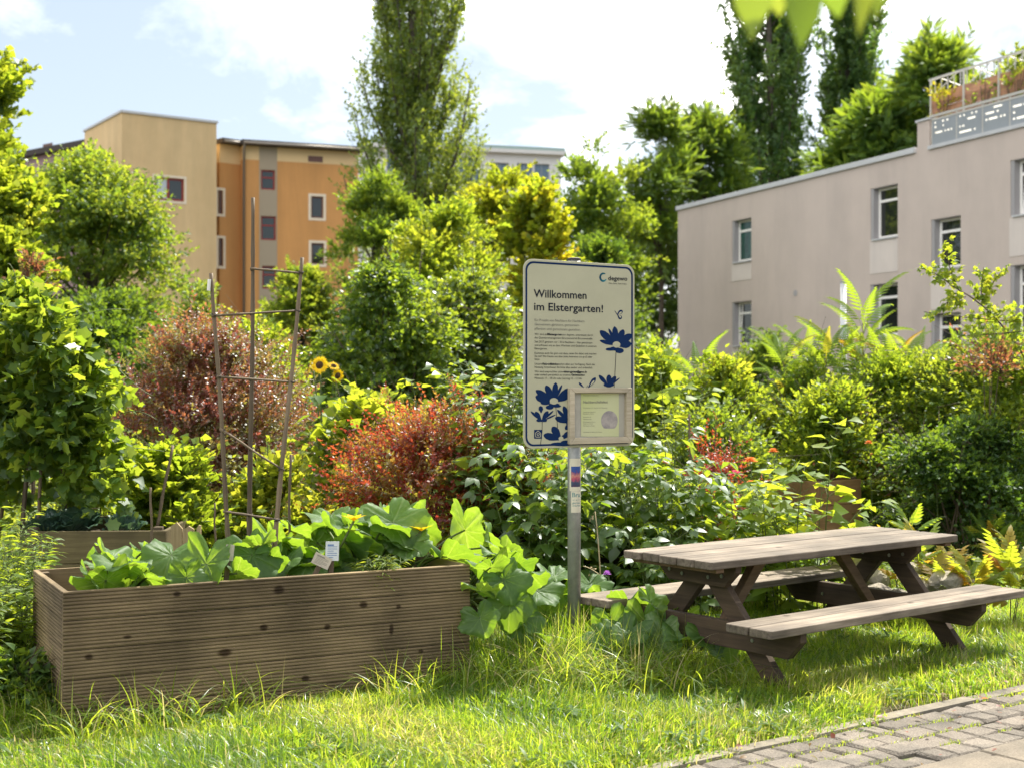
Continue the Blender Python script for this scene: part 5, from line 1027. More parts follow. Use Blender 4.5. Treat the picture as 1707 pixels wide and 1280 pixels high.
# --- squash and bed crops
SQ=[T_squash(s,c) for s,c in ((1,.2),(2,.32),(3,.1),(4,.26),(5,-.12),(6,.38))]
def squash(label,leaves,roots,seed,flowers=(),name='squash_plant',small=0,mat='squash'):
    r=RNG(seed); b=np.array(roots[0],float); t=thing(name,label,'squash plant',b,0,'squash plants with broad leaves'); a=Acc(); w=Acc()
    for (p,size,az,tilt) in leaves:
        p=np.array(p,float); T=SQ[r.integers(len(SQ))]
        if r.random()<small: az=r.normal(.95,.6); tilt=r.uniform(.55,1.15)
        elif r.random()<.4: az=r.uniform(0,6.28); tilt=r.uniform(.05,.5)
        nn=np.array([math.sin(tilt)*math.cos(az),math.sin(tilt)*math.sin(az),math.cos(tilt)]); ax=norm(np.array([math.cos(az)*math.cos(tilt),math.sin(az)*math.cos(tilt),-math.sin(tilt)])+r.normal(size=3)*.18)
        put(a,T,p[None],ax[None],nn[None],np.array([size]),np.array([np.clip(.46+r.normal()*.1,.2,.8)]),0,np.array([r.uniform(.9,1.12)]))
        k=min(range(len(roots)),key=lambda i:np.linalg.norm(np.array(roots[i])-p)); q=np.array(roots[k])+r.normal(size=3)*[.04,.04,.0]; mid=(p+q)/2+[r.normal()*.03,r.normal()*.03,.06]; tube(w,bez(q,mid,p,7),np.linspace(.008,.0055,7),6,.5)
    for p in flowers:
        f=Acc(); p=np.array(p); 
        for k in range(6):
            an=k*1.047+r.random()*.3; ax=norm(np.array([math.cos(an)*.75,math.sin(an)*.75,.55])); put(f,LEAF['oval'],p[None],ax[None],norm(np.array([-math.cos(an)*.4,-math.sin(an)*.4,.8]))[None],np.array([.075]),.3)
        part('blossom',f,M['petal'],t,b); tube(w,[np.array(roots[0])*.3+p*.7-[0,0,.08],p],[.006,.007],5,.5)
    for i in range(len(roots)-1):
        p=np.array(roots[i]);q=np.array(roots[i+1]); tube(w,bez(p,(p+q)/2+[0,0,.04],q,8),np.linspace(.012,.009,8),6,.5)
    part('leaves',a,M[mat],t,b,smooth=True); part('stems',w,M['stem'],t,b); return t
r=RNG(61); L=[]
for k in range(24): L.append((bed_pt((uu:=r.uniform(.2,1.12)),r.uniform(.08,.8),.60+r.random()*(.05+.15*uu)),r.uniform(.15,.26),r.uniform(0,6.28),r.uniform(.15,1.0)))
for px,py,w_,s,az,ti in ((150,962,.12,.2,3.6,.9),(205,945,.15,.27,2.6,.8),(285,925,.3,.3,-1.2,.7),(345,940,.16,.33,-1.9,1.15),(245,962,.06,.2,-1.6,.9),(420,925,.22,.3,-.9,.9),(310,962,.08,.22,-1.2,1.2),(185,930,.35,.26,1.6,.5),(395,955,.1,.2,-2.2,.9)): L.append((on_bed(px,py,w_),s,az,ti))
squash('squash with cupped lime leaves filling the near half of the grooved bed',L,[bed_pt(.35,.4,.53),bed_pt(.75,.35,.53),bed_pt(1.0,.5,.53)],62,small=.42)
L=[]
for k in range(26): u=r.uniform(1.2,2.1); L.append((bed_pt(u,r.uniform(.25,.95),.66+r.random()*.2+.16*(u-1.2)),r.uniform(.22,.36),r.uniform(0,6.28),r.uniform(.1,.8)))
for px,py,w_,s,az,ti in ((565,872,.35,.42,-2.4,.55),(640,845,.6,.36,-1.2,.6),(700,858,.6,.36,-.8,.5),(775,862,.5,.44,-.3,.45),(745,905,.2,.38,-.4,.35),(815,890,.35,.36,-.1,.8),(840,905,.4,.24,-.5,1.0),(540,925,.45,.30,-1.7,.7),(620,935,.5,.24,1.4,.5),(475,915,.45,.26,-2.2,.6),(505,905,.55,.34,2.6,.7),(665,885,.45,.28,-2.0,.9),(690,930,.3,.2,-1.4,.8)): L.append((on_bed(px,py,w_),s,az,ti))
L=[(np.array(p)-[0,0,.075],s*.92,az,ti) for p,s,az,ti in L]
squash('largest squash with wide leaves and a yellow blossom at the far grooved bed end',L,[bed_pt(1.3,.45,.53),bed_pt(1.7,.45,.53),bed_pt(2.0,.5,.55)],63,[on_bed(702,885,.25),on_bed(590,868,.2)],small=.36)
L=[]
for px,py,d,s,az,ti in ((818,945,7.35,.26,-1.4,1.2),(840,965,7.45,.26,-1.2,1.0),(880,955,7.7,.26,-1.0,.8),(800,985,7.3,.22,-1.8,1.2),(850,1000,7.45,.25,-1.6,1.1),(895,985,7.85,.27,-.9,.9),(870,1030,7.5,.24,-1.3,1.2),(910,1020,7.95,.28,-1.7,1.1),(925,960,8.1,.25,-.8,.7),(800,1030,7.3,.2,-2,1.1),(935,990,8.1,.26,-.5,.8),(885,1055,7.5,.24,-1.8,1.0),(860,940,7.7,.24,1.2,.6),(955,1005,8.1,.24,-1,.9),(985,975,8.2,.25,-.6,.7),(1000,1005,8.1,.24,-1.2,1.0),(830,925,7.6,.2,-.4,.8)): L.append((P(px,py,d),s,az,ti))
squash('squash trailing over the grooved bed end down to the grass behind the sign post',L,[bed_pt(2.05,.5,.6),bed_pt(2.3,.35,.4),P(900,1020,8.0),P(975,1035,8.1)],64,small=.25)
L=[]
for px,py,d,s,az,ti in ((1045,1010,7.8,.30,-1.2,.8),(1085,1005,7.7,.26,-.4,.6),(1100,1060,7.5,.30,-1.9,.9),(1050,1055,7.5,.28,-2.3,.9),(1135,1065,7.4,.22,-.7,1.0),(1175,1060,7.45,.24,-1.0,1.0),(1020,1040,7.6,.26,-1.6,1.0),(1075,1035,7.65,.3,-1.4,1.0),(1000,1065,7.4,.2,-2.4,1.1),(1140,1030,7.75,.2,.4,.7),(1210,1065,7.5,.2,-1.2,.9)): L.append((P(px,py,d),s,az,ti))
squash('dark shaded squash leaves lying in the grass under the near end of the picnic table',L,[P(1020,1062,7.75),P(1080,1068,7.65),P(1150,1080,7.5)],65,small=.15)
for i,(px,py,d,lb) in enumerate([(130,838,9.45,'dark crinkled kale plant at the back of the olive bed under the vine'),(78,858,9.4,'blue green kale plant at the picture side of the olive bed'),(205,862,9.35,'small blue kale plant low behind the front board of the olive bed')]):
    r=RNG(500+i); b=np.array([X(px,d),d,.55]); t=thing('kale_plant',lb,'vegetable plant',b,0,'kale plants in the olive bed'); a=Acc(); n=20; ph=np.arange(n)*2.4; ti=r.uniform(.35,1.25,n); ax=np.stack([np.cos(ph)*np.sin(ti),np.sin(ph)*np.sin(ti),np.cos(ti)],1); nn=np.stack([-np.cos(ph)*np.cos(ti),-np.sin(ph)*np.cos(ti),np.sin(ti)],1)
    put(a,T_squash(40+i,.5),b+[0,0,.02]+ax*.12,ax,nn,(Z(py,d)-.5)*1.0*r.uniform(.6,1,n)*.75,np.clip(.4+r.normal(size=n)*.2,0,1)); part('leaves',a,M['kale'],t,b); w=Acc(); [tube(w,[b,b+x*.15],[.008,.005],5) for x in ax]; part('stems',w,M['stem'],t,b)
canes('tarragon_plant','feathery pale herb with narrow leaves at the front edge of the grooved bed','herb',588,668,922,7.25,'long',.06,'leaf_lime',22,3,None,ry=.08,tint=.5,nodes=12,zb=.52,r0=.002,arch=.2,hv=.4)
# --- tall weeds at the picture edge, shrub by the bed, sunflowers, garden flowers
WG='tall leafy weeds at the bed end'
for i,(px0,px1,yt,d,lb) in enumerate([(-35,48,845,7.5,'tallest narrow leaved weed clump at the picture edge beside the grooved bed'),(5,95,893,8.3,'narrow leaved weed clump between the olive bed and the grooved bed'),(-50,30,935,7.0,'lower pale weed clump at the picture edge in front of the tallest one'),(15,62,985,7.25,'small weed clump close to the end panel of the grooved bed')]):
    canes('tall_weed',lb,'weed',px0,px1,yt,d,'narrow',.095,'leaf_lime',20,2,WG,ry=.2,tint=.35,nodes=26,arch=.22,hv=.4,grow=.45,r0=.0035,frac0=.05)
bush('low_shrub','dark shaded low leafy plant at the corner of the grooved bed','plant',-45,92,1100,6.6,'ovalw',.06,'leaf_dark',2600,nc=26,tl=.12,m=7,tint=.6,jit=.35,up=1.)
def sunflower(label,px,d,heads,seed):
    r=RNG(seed); b=np.array([X(px,d),d,0]); t=thing('sunflower',label,'sunflower',b,0,'sunflowers'); w=Acc(); a=Acc()
    for (hx,hy,sz,dirn) in heads:
        h=P(hx,hy,d); dn=norm(np.array(dirn,float)); s=bez(b+r.normal(size=3)*[.05,.05,0],(b+h)/2+[0,0,.3],h-dn*.02,10); tube(w,s,np.linspace(.012,.006,10),6,.5)
        f=Acc(); x=norm(np.cross(dn,[0,0,1])); y=np.cross(x,dn); n=22
        for lay in (0,1):
            an=np.arange(n)*2*np.pi/n+lay*.14+r.normal(size=n)*.05; ax=norm(np.cos(an)[:,None]*x+np.sin(an)[:,None]*y+dn*(.1+.15*lay)); put(f,T_diamond(.34,.08,.1),h+ax*sz*.36,ax,dn+r.normal(size=(n,3))*.15,sz*.62*r.uniform(.8,1.15,n),np.clip(.4+r.normal(size=n)*.25,0,1))
        part('petals',f,M['petal'],t,b)
        c=Acc(); q=np.arange(18)*2*np.pi/18; fan(c,h+dn*.012+sz*.4*(np.cos(q)[:,None]*x+np.sin(q)[:,None]*y),h+dn*.03); part('seed_disc',c,M['seedhead'],t,b)
        for e in np.linspace(2,8,9): i=int(e); ph=e*2.4; out=np.array([math.cos(ph),math.sin(ph)-.2,0]); p=s[i]; q=p+out*.09+[0,0,.04]; tube(w,[p,q],[.004,.003],4,.5); put(a,LEAF['heart'],q[None],norm(out+[0,0,-.35])[None],np.array([[0,0,1.]])+out*.2,np.array([r.uniform(.13,.2)]),.35)
    part('leaves',a,M['leaf'],t,b); part('stem',w,M['stem'],t,b)
sunflower('tall sunflower with one open round yellow head facing the camera',538,11.8,[(533,609,.085,(-.1,-1,.15))],1)
sunflower('sunflower with side turned ragged yellow heads beside the open round one',556,11.9,[(562,626,.07,(.6,-.7,-.2)),(556,611,.06,(.3,-.5,.7)),(518,611,.07,(-.8,-.1,.2))],2)
def flower_plant(label,px,py,d,sz,mat,seed,group,h=None):
    r=RNG(seed); b=np.array([X(px,d)+.03,d,0]); t=thing('garden_flower',label,'flower',b,0,group); p=P(px,py,d); w=Acc(); tube(w,bez(b,(b+p)/2+[.03,0,.1],p,7),np.linspace(.004,.003,7),5,.5); part('stem',w,M['stem'],t,b)
    f=Acc(); n=12
    for lay in range(3): an=np.arange(n)*2*np.pi/n+lay*.3; ax=norm(np.stack([np.cos(an),np.sin(an)-.1,np.full(n,.1+.35*lay)],1)); put(f,T_diamond(.45,.08,.15),np.repeat(p[None],n,0)+[0,0,.006*lay],ax,np.array([0,-.3,1]),sz*.55*(1-.2*lay),np.clip(.5+r.normal(size=n)*.3,0,1))
    part('petals',f,M[mat],t,b); a=Acc(); n=8; ph=np.arange(n)*2.4; zz=np.linspace(.15,.75,n); q=b+(p-b)*zz[:,None]; ax=np.stack([np.cos(ph),np.sin(ph),.3*np.ones(n)],1); put(a,LEAF['narrow'],q,ax,np.array([0,0,1.]),.1,.5); part('leaves',a,M['leaf'],t,b)
FG='garden flowers behind the table'
flower_plant('orange zinnia standing highest among the flowers behind the table',1251,768,10.7,.115,'petal_orange',1,FG); flower_plant('faded salmon flower low between the raspberry leaves',1252,806,10.5,.09,'petal_orange',2,FG); flower_plant('pale orange flower beside the tall raspberry shoot',1289,752,11,.085,'petal_orange',3,FG)
flower_plant('bright pink flower right of the red barberry tufts',1226,790,10.6,.11,'petal_pink',4,FG); flower_plant('dull pink flower left of the bright pink one',1200,797,10.7,.085,'petal_pink',5,FG); flower_plant('purple flower on a thin stalk between the sign post and the far bench',1012,956,8.3,.05,'petal_purple',6,FG); flower_plant('deep pink flower below the orange zinnia',1180,782,10.9,.07,'petal_pink',7,FG)
flower_plant('orange flower in the shaded hedge behind the lawn',1557,752,12.6,.09,'petal_orange',8,FG); flower_plant('small red orange flower in the hedge above the orange brown bed',1448,738,13,.08,'petal_orange',9,FG)
# dry stalks by the post
a=Acc(); db=np.array([X(1005,8.3),8.3,0]); ds=thing('dry_stalk','tall dry brown stalk with side twigs between the sign post and the far bench','dry stalk',db); r=RNG(9)
tube(a,bez(db,P(1002,930,8.3),P(992,852,8.3),8)-db,np.linspace(.005,.003,8),5); tube(a,bez(P(1002,960,8.3),P(985,945,8.3),P(972,943,8.3),6)-db,[.003]*6,4); tube(a,bez(P(1003,985,8.3),P(990,970,8.3),P(985,962,8.3),6)-db,[.003]*6,4); part('stalk',a,M['straw'],ds)
a=Acc(); sprays(a,r,np.array([P(992,852,8.3),P(985,945,8.3),P(1003,965,8.3),P(986,965,8.3)])-db,norm(r.normal(size=(4,3))),np.full(4,.06),8,LEAF['dia'],.02,.3,.3); part('seed_tufts',a,M['straw'],ds)
# --- overhanging branch, close above the camera
ob=P(1330,-190,1.75); ot=thing('overhanging_branch','bright green leaves of an overhanging branch close to the camera against the sky','branch',ob); r=RNG(12)
w=Acc(); tube(w,bez(P(1000,-420,2.1),P(1300,-250,1.8),P(1560,-70,1.65),9)-ob,np.linspace(.008,.004,9),6); 
for k,(q,bz,sz,az,wd) in enumerate([((1330,-60),(1345,74),.118,0,.9),((1262,-70),(1252,58),.10,.3,.8),((1430,-90),(1445,52),.105,.2,.55),((1375,-120),(1395,22),.115,0,1.),((1465,-60),(1466,30),.085,.4,.6),((1290,-100),(1298,20),.10,.2,1.)]):
    p0=P(*q,1.62+.05*k); p1=P(*bz,1.60+.05*k); ax=norm(p1-p0); nn=norm(np.array([math.sin(az+.5*(-1)**k)*.8,-.75,.35])); a=Acc(); put(a,T_oval(.72,.18,.12,.75,.3,.66),(p0-ob)[None],ax[None],nn[None],np.array([np.linalg.norm(p1-p0)*1.02]),np.array([.1+.3*(k%3)]),0,np.array([wd])); lf=part('leaf',a,M['leaf'],ot,smooth=True); tube(w,[p0-ob,p0-ob+[0.01,0.01,.06]],[.002,.003],4)
part('twig',w,M['twig'],ot)

# --- rocks behind the table
M['rock']=plain('pale_rock',(.40,.36,.30),.9,noise=.5,nscale=5,bump=.9,bscale=18,tint=.15)
import bmesh
def rock(px,py,d,sx,sy,sz,seed,label):
    bm=bmesh.new(); bmesh.ops.create_icosphere(bm,subdivisions=4,radius=1); r=RNG(seed); pl=norm(r.normal(size=(13,3))); pd=r.uniform(.62,.9,13)
    for v in bm.verts:
        c=np.array(v.co); s=min([pd[i]/max(1e-3,c@pl[i]) if c@pl[i]>0.05 else 9 for i in range(13)]); s=min(s,1.05); c=c*s*(1+.03*math.sin(c[0]*9+seed)*math.cos(c[1]*8+c[2]*7)+.015*math.sin(c[2]*25+c[0]*21)); v.co=c*[sx,sy,sz]
    me=bpy.data.meshes.new('rock'); bm.to_mesh(me); bm.free(); me.materials.append(M['rock']); at=me.attributes.new('tint','FLOAT','POINT'); at.data.foreach_set('value',np.full(len(me.vertices),r.random(),np.float32))
    me.polygons.foreach_set('use_smooth',np.zeros(len(me.polygons),bool)); o=bpy.data.objects.new('rock',me); COL.objects.link(o); o.location=P(px,py,d); o.rotation_euler=(r.normal()*.1,r.normal()*.1,r.uniform(0,6)); tag(o,label,'rock','rocks heaped behind the picnic table')
for i,a_ in enumerate([(1556,942,9.3,.17,.12,.10,'big flat topped rock at the top of the heap beside the far table corner'),(1436,950,9.5,.15,.12,.13,'large pale rock seen under the table between its crossed legs'),(1462,965,9.25,.10,.09,.09,'medium rock between the two far table legs'),(1530,975,8.9,.10,.09,.07,'rounded rock just behind the near bench and the far table leg'),(1572,970,8.85,.14,.10,.075,'broad pale rock above the middle of the near bench'),(1520,948,9.2,.08,.07,.07,'small rock leaning against the big flat topped one'),(1470,985,8.9,.10,.08,.06,'low rock lying in the grass under the table'),(1620,965,9.0,.10,.08,.06,'low sunken rock below the golden seedling'),(1395,940,9.6,.10,.09,.10,'pale rock half hidden by the rear table leg'),(1500,990,8.75,.07,.06,.045,'smallest stone at the foot of the rock heap')]): rock(*a_[:6],700+i,a_[6])
# ------------------------------------------------------------------ grass, ground cover
def vn(x,y,s,seed):  # cheap smooth noise 0..1
    k=RNG(seed).uniform(0,6.28,6); return .5+.18*(np.sin(x*s+k[0]+1.3*np.sin(y*s*.7+k[1]))+np.sin(y*s*1.1+k[2]+1.2*np.sin(x*s*.8+k[3]))+.7*np.sin((x+y)*s*1.9+k[4]))
def in_bed(x,y,pad=0.):
    c,s=math.cos(BYAW),math.sin(BYAW); u=(x-BO[0])*c+(y-BO[1])*s; w=-(x-BO[0])*s+(y-BO[1])*c; return (u>-pad)&(u<BL+pad)&(w>-pad)&(w<BW+pad),u,w
def blades(acc,r,x,y,h,wd,tint,lean,az,seg=3,curl=1.):
    n=len(x); s=np.linspace(0,1,seg+1); d=np.stack([np.cos(az),np.sin(az)],1); px=np.stack([-np.sin(az),np.cos(az)],1); fa=r.uniform(0,6.28,n); px=np.stack([np.cos(fa),np.sin(fa)],1)
    V=[]
    for i,t in enumerate(s):
        o=lean*h*(t**1.8); z=h*(t-.42*np.minimum(lean*curl,1.6)*t**2.6); w=wd*.5*(1-t**1.6)*(.8 if i==0 else 1)
        c=np.stack([x+d[:,0]*o,y+d[:,1]*o,np.maximum(z,0.004)-.03*(i==0)],1)
        if i<seg: V+=[c-np.concatenate([px*w[:,None],np.zeros((n,1))],1),c+np.concatenate([px*w[:,None],np.zeros((n,1))],1)]
        else: V.append(c)
    k=2*seg+1; V=np.stack(V,1).reshape(-1,3); off=(np.arange(n)*k)[:,None]
    q=np.concatenate([np.array([[2*i,2*i+1,2*i+3,2*i+2]])+off for i in range(seg-1)]); tr=np.array([[2*seg-2,2*seg-1,2*seg]])+off
    acc.add(V,[q,tr],np.repeat(tint,k))
r=RNG(99); acc=Acc()
def grass_patch(n,x0,x1,y0,y1,hmul=1.,seg=3,dens=None):
    # tufted: blades gather round tuft centres
    nt=n//14; tx=r.uniform(x0,x1,nt); ty=r.uniform(y0,y1,nt); k=r.integers(0,nt,n); x=tx[k]+r.normal(size=n)*.028; y=ty[k]+r.normal(size=n)*.028
    uni=r.random(n)<.35; x=np.where(uni,r.uniform(x0,x1,n),x); y=np.where(uni,r.uniform(y0,y1,n),y)
    ib,u,w=in_bed(x,y,.015); pv=path_v(x,y); fr=np.abs(x)<.42*y+.5
    ubb=(x-PO[0])*PU[0]+(y-PO[1])*PU[1]; edge=pv+.05*np.sin(x*7)+.04*np.sin(x*17+1)-.11*np.clip(1.5-ubb,0,1)-.03; bare=vn(x,y,3.1,4); ub=(x-PO[0])*PU[0]+(y-PO[1])*PU[1]
    thin=np.clip((-edge-.02)/.30,0,1)*np.where(ub>.9,np.clip((bare-.18)*2.2+np.clip((-edge-.1)/.25,0,1),.12,1),1)
    garden=(y>9.15+.25*np.sin(x*2))&(x<1.0+.62*(y-8.6))
    keep=(~ib)&(edge<0)&fr&(r.random(n)<thin)&(~garden)
    if dens is not None: keep&=r.random(n)<dens(x,y)
    x,y,u,w,pv=x[keep],y[keep],u[keep],w[keep],pv[keep]; m=len(x)
    front=np.exp(-((np.maximum(-w,0)/.34)**2))*(w<.02)*(u>-.25)*(u<BL+.1)*np.clip(1.25-.5*np.maximum(u,0),.25,1); side=np.exp(-((np.maximum(u-BL,0)/.35)**2))*(u>BL-.02)*(w>-.3)*(w<1.2); left=np.exp(-((np.maximum(-u,0)/.3)**2))*(u<.02)*(w>-.2)
    post=np.exp(-(((x-SP[0])**2+(y-SP[1]+.1)**2)/.42**2)); tab=np.exp(-(((x-1.75)**2+(y-8)**2)/.9**2))
    h=(.075+.10*vn(x,y,2.3,7))*(1-.72*front)+.13*side+.15*left+.26*post-.012*tab; h*=np.clip(.45+.55*(-pv)/.45,.45,1); h*=1-.42*np.exp(-((u-.1)/.8)**2)*(w<0)*(w>-.75); h*=hmul*r.uniform(.45,1.25,m)
    az=6.28*vn(x,y,1.7,12)*2+r.normal(size=m)*1.3; lean=np.abs(r.normal(size=m)*.5+.62+.4*vn(x,y,2.9,15))
    dry=r.random(m)<.05+.10*(vn(x,y,3.3,21)>.6); tint=np.clip(.10+.5*vn(x,y,2.1,33)*.8+r.normal(size=m)*.26,0,.74); tint=np.where(dry,1.,tint)*np.where(dry,1,np.clip(.55+.9*vn(x,y,4.7,77),.5,1.25))
    blades(acc,r,x,y,h,.0078*r.uniform(.5,1.35,m)*(1+.03*np.maximum(y-7,0)),tint,lean,az,seg)
grass_patch(165000,-3.2,3.6,5.35,8.2)
grass_patch(95000,-.6,4.6,8.2,10.2)
grass_patch(42000,1.6,6.2,10.2,13.4,.9,2)
grass_patch(26000,-4.2,-2.1,6.8,9.4,1.25)
# long arching blades and seed stalks in front of the bed and by the post
n=2600; x=np.concatenate([r.uniform(-2.35,-.1,n),r.normal(SP[0]+.03,.33,3600)]); y=np.concatenate([r.uniform(5.95,7.4,n),r.normal(SP[1]-.3,.26,3600)]); ib,u,w=in_bed(x,y,.02); k=(~ib)&(((w<0)&(w>-.5)&(vn(x,y,6.5,41)>.56))|(np.arange(len(x))>=n)); x,y=x[k],y[k]; m=len(x)
blades(acc,r,x,y,np.where(np.hypot(x-SP[0],y-SP[1])<.9,r.uniform(.2,.46,m),r.uniform(.14,.40,m)),.0078*r.uniform(.7,1.3,m),np.where(r.random(m)<.12,1.,np.clip(.45+r.normal(size=m)*.18,0,.75)),np.abs(r.normal(.9,.45,m)),r.uniform(0,6.28,m),7,1.3)
tag(part('grass',acc,M['grass']),kind='stuff')
# straw thatch between the blades
acc=Acc(); n=15000; x=r.uniform(-3,4.4,n); y=r.uniform(5.4,9.5,n); ib,_,_=in_bed(x,y,.02); k=(~ib)&(path_v(x,y)<-.01); x,y=x[k],y[k]; m=len(x); blades(acc,r,x,y,r.uniform(.04,.1,m),.004*r.uniform(.6,1.2,m),r.random(m),r.uniform(1.2,2.4,m),r.uniform(0,6.28,m),2)
tag(part('dry_thatch',acc,M['straw']),kind='stuff')
# moss and tiny weeds in the paving joints
acc=Acc(); n=12000; uu=r.uniform(-2,6,n); rowv=.09+.144*r.integers(0,5,n)+r.normal(size=n)*.012; p=np.array([pw(a_,b_,.0) for a_,b_ in zip(uu,rowv)]); kk=vn(p[:,0],p[:,1],5,3)>.52; p=p[kk]; m=len(p)
blades(acc,r,p[:,0],p[:,1],r.uniform(.012,.035,m),.004*r.uniform(.7,1.5,m),np.clip(r.normal(.5,.15,m),0,.8),r.uniform(.3,1.4,m),r.uniform(0,6.28,m),2); tag(part('joint_moss',acc,M['grass']),kind='stuff')
# fallen leaves
acc=Acc(); n=90; x=r.uniform(.9,4,n); y=5.8+ (x-.9)*.66+r.normal(size=n)*.35; put(acc,LEAF['oval'],np.stack([x,y,np.where(path_v(x,y)>0,.035,.05)],1),norm(r.normal(size=(n,3))*[1,1,.15]),norm(r.normal(size=(n,3))*.3+[0,0,1]),r.uniform(.02,.045,n),r.random(n)); tag(part('fallen_leaves',acc,M['leaf_bronze']),kind='stuff')
# leafy ground cover under and between the shrubs
acc=Acc(); n=8500; x=r.uniform(-6.5,7.5,n); y=r.uniform(9.3,17,n); ib,_,_=in_bed(x,y,.1); k=(y>9.6+.0*x)&(np.abs(x)<.42*y+.8)&~((x>1.0+.62*(y-8.6))&(y<13.2)); x,y=x[k],y[k]; m=len(x)
h=.12+.42*vn(x,y,1.9,5)**1.5; st=np.stack([x,y,np.zeros(m)],1); di=norm(np.stack([r.normal(size=m)*.4,r.normal(size=m)*.4,np.ones(m)],1)); sprays(acc,r,st,di,h*1.2,9,LEAF['oval'],.07,np.clip(vn(x,y,1.2,8),0,1),.2,.15,1.1,1.,.4)
tag(part('ground_cover',acc,M['leaf']),kind='stuff')
acc=Acc(); n=4200; x=r.uniform(-20,14,n); y=r.uniform(17,34,n); k=(np.abs(x)<.42*y+2)&(x<7+.0*y); x,y=x[k],y[k]; m=len(x); st=np.stack([x,y,np.zeros(m)],1); sprays(acc,r,st,norm(np.stack([r.normal(size=m)*.4,r.normal(size=m)*.4,np.ones(m)],1)),r.uniform(.4,1.1,m),9,LEAF['dia'],.14,r.random(m),.2,.15,1.1,1.,.4); tag(part('undergrowth',acc,M['leaf']),kind='stuff')
# small clover and dandelion like weeds in the lawn
acc=Acc(); n=2600; x=r.uniform(-2.9,4,n); y=r.uniform(5.5,9.2,n); ib,_,_=in_bed(x,y,.03); k=(~ib)&(path_v(x,y)<-.06)&(vn(x,y,4,50)>.5); x,y=x[k],y[k]; m=len(x); q=np.repeat(np.stack([x,y,r.uniform(.02,.07,m)],1),5,0); put(acc,LEAF['narrow'],q,norm(r.normal(size=(m*5,3))*[1,1,.25]+[0,0,.25]),np.array([0,0,1.]),r.uniform(.04,.1,m*5),np.clip(r.normal(.4,.2,m*5),0,1)); tag(part('lawn_weeds',acc,M['leaf']),kind='stuff')
# ------------------------------------------------------------------ camera, sun, sky
SUN=norm(np.array([.36,.52,1.0])); EL=math.asin(SUN[2]); AZ=math.atan2(SUN[0],SUN[1])
cam=bpy.data.cameras.new('camera'); co=bpy.data.objects.new('camera',cam); COL.objects.link(co); co.location=(0,0,EYE); co.rotation_euler=(math.pi/2,0,0)
cam.sensor_width=36; cam.lens=36*F/1707; cam.shift_y=(HY-640)/1707; cam.shift_x=0; cam.clip_start=.05; cam.clip_end=2000
cam.dof.use_dof=True; cam.dof.focus_distance=7.5; cam.dof.aperture_fstop=2.9; cam.dof.aperture_blades=9
scene.camera=co
l=bpy.data.lights.new('sun','SUN'); l.energy=5.0; l.angle=math.radians(.55); l.color=(1,.93,.80); lo=bpy.data.objects.new('sun',l); COL.objects.link(lo); lo.rotation_euler=Vector(SUN).to_track_quat('Z','Y').to_euler()
W=bpy.data.worlds.new('World'); scene.world=W; W.use_nodes=True; nt=W.node_tree; nt.nodes.clear(); L=nt.links.new
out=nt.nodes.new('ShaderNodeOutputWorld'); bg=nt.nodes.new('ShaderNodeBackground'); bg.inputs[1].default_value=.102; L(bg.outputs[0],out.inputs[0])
sky=nt.nodes.new('ShaderNodeTexSky'); sky.sky_type='NISHITA'; sky.sun_disc=False; sky.sun_elevation=EL; sky.sun_rotation=AZ; sky.air_density=1.0; sky.dust_density=1.6; sky.ozone_density=1.2; sky.altitude=50
tc=N(nt,'ShaderNodeTexCoord'); sx=N(nt,'ShaderNodeSeparateXYZ'); L(tc.outputs['Generated'],sx.inputs[0])
zz=N(nt,'ShaderNodeMath',operation='MAXIMUM',i_1=.0); L(sx.outputs['Z'],zz.inputs[0]); za=N(nt,'ShaderNodeMath',operation='ADD',i_1=.22); L(zz.outputs[0],za.inputs[0])
dv=N(nt,'ShaderNodeVectorMath',operation='DIVIDE'); cb=N(nt,'ShaderNodeCombineXYZ'); [L(za.outputs[0],cb.inputs[i]) for i in range(3)]; L(tc.outputs['Generated'],dv.inputs[0]); L(cb.outputs[0],dv.inputs[1])
mp=N(nt,'ShaderNodeMapping'); mp.inputs['Scale'].default_value=(2.2,1.3,.0); mp.inputs['Location'].default_value=(.35,.2,0); mp.inputs['Rotation'].default_value=(0,0,.35); L(dv.outputs[0],mp.inputs[0])
n1=N(nt,'ShaderNodeTexNoise',i_Scale=1.5,i_Detail=12,i_Roughness=.62,i_Distortion=.35); L(mp.outputs[0],n1.inputs[0])
n2=N(nt,'ShaderNodeTexNoise',i_Scale=.55,i_Detail=3); L(mp.outputs[0],n2.inputs[0])
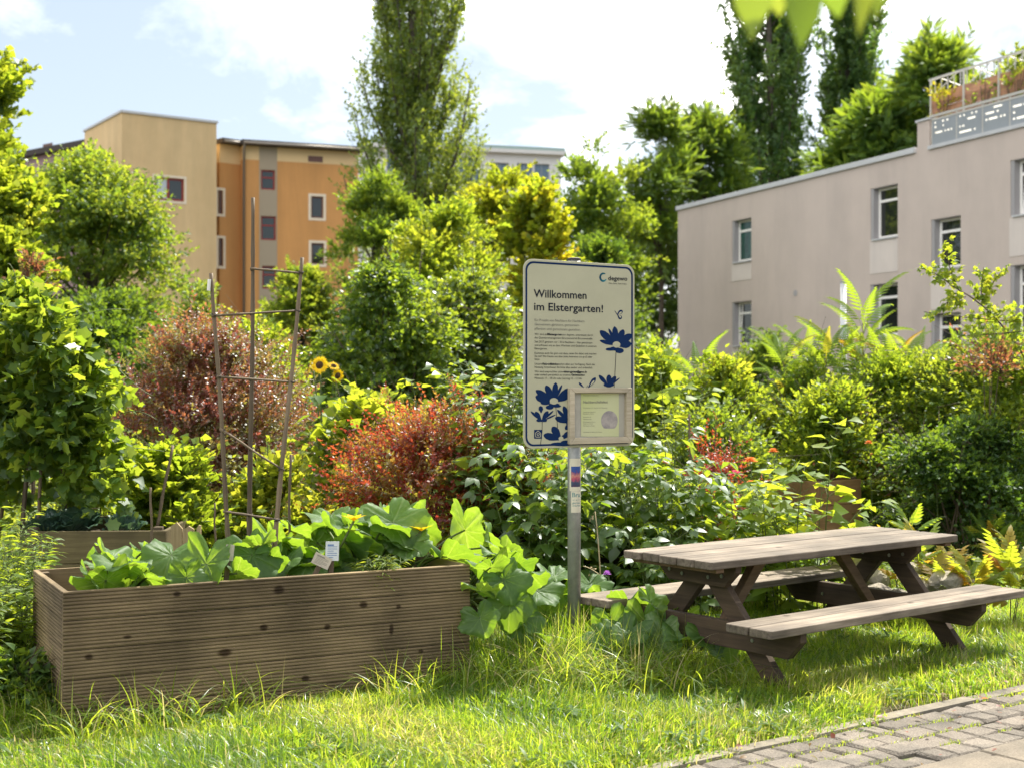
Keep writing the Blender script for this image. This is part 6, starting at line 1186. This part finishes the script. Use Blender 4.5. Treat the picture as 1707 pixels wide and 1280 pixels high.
ad=N(nt,'ShaderNodeMath',operation='MULTIPLY_ADD',i_1=.8); L(n2.outputs['Fac'],ad.inputs[0]); dt=N(nt,'ShaderNodeVectorMath',operation='DOT_PRODUCT'); dt.inputs[1].default_value=tuple(SUN); L(tc.outputs['Generated'],dt.inputs[0]); pw_=N(nt,'ShaderNodeMath',operation='MULTIPLY_ADD',i_1=.75,i_2=-.46); L(dt.outputs['Value'],pw_.inputs[0]); sm=N(nt,'ShaderNodeMath',operation='ADD'); L(pw_.outputs[0],sm.inputs[0]); L(n1.outputs['Fac'],sm.inputs[1]); yd=N(nt,'ShaderNodeVectorMath',operation='DOT_PRODUCT'); yd.inputs[1].default_value=(-.62,-.78,0); L(tc.outputs['Generated'],yd.inputs[0]); yb=N(nt,'ShaderNodeMath',operation='MULTIPLY_ADD',i_1=.85,i_2=-.05); L(yd.outputs['Value'],yb.inputs[0]); yc=N(nt,'ShaderNodeMath',operation='MAXIMUM',i_1=0.); L(yb.outputs[0],yc.inputs[0]); s2=N(nt,'ShaderNodeMath',operation='ADD'); L(sm.outputs[0],s2.inputs[0]); L(yc.outputs[0],s2.inputs[1]); L(s2.outputs[0],ad.inputs[2])  # yd..yc: unseen cloud bank behind the camera, added to brighten shaded faces
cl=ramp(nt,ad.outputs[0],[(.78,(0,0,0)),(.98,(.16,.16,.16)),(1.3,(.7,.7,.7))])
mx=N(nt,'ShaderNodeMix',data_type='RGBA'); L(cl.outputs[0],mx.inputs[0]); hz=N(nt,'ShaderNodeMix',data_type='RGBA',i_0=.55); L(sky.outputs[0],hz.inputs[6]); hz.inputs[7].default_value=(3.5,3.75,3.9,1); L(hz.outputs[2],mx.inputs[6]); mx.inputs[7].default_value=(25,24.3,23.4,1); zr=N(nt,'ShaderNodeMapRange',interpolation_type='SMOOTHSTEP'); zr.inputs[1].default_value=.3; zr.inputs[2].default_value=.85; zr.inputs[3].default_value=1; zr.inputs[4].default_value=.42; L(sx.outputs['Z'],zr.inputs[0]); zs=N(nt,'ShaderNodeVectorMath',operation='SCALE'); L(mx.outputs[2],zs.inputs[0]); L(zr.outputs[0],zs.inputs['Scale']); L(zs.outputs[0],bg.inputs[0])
W.cycles.sampling_method='MANUAL'; W.cycles.sample_map_resolution=512
vs=scene.view_settings; vs.view_transform='Standard'; vs.look='None'; vs.gamma=1; vs.exposure=1.12
scene.display_settings.display_device='sRGB'
c=scene.cycles; c.use_denoising=True
try: c.denoiser='OPENIMAGEDENOISE'
except Exception: pass
c.max_bounces=8; c.diffuse_bounces=3; c.glossy_bounces=3; c.transmission_bounces=5; c.transparent_max_bounces=8; c.caustics_reflective=False; c.caustics_refractive=False; c.sample_clamp_indirect=4; c.use_adaptive_sampling=True; c.adaptive_threshold=.012
scene.render.film_transparent=False
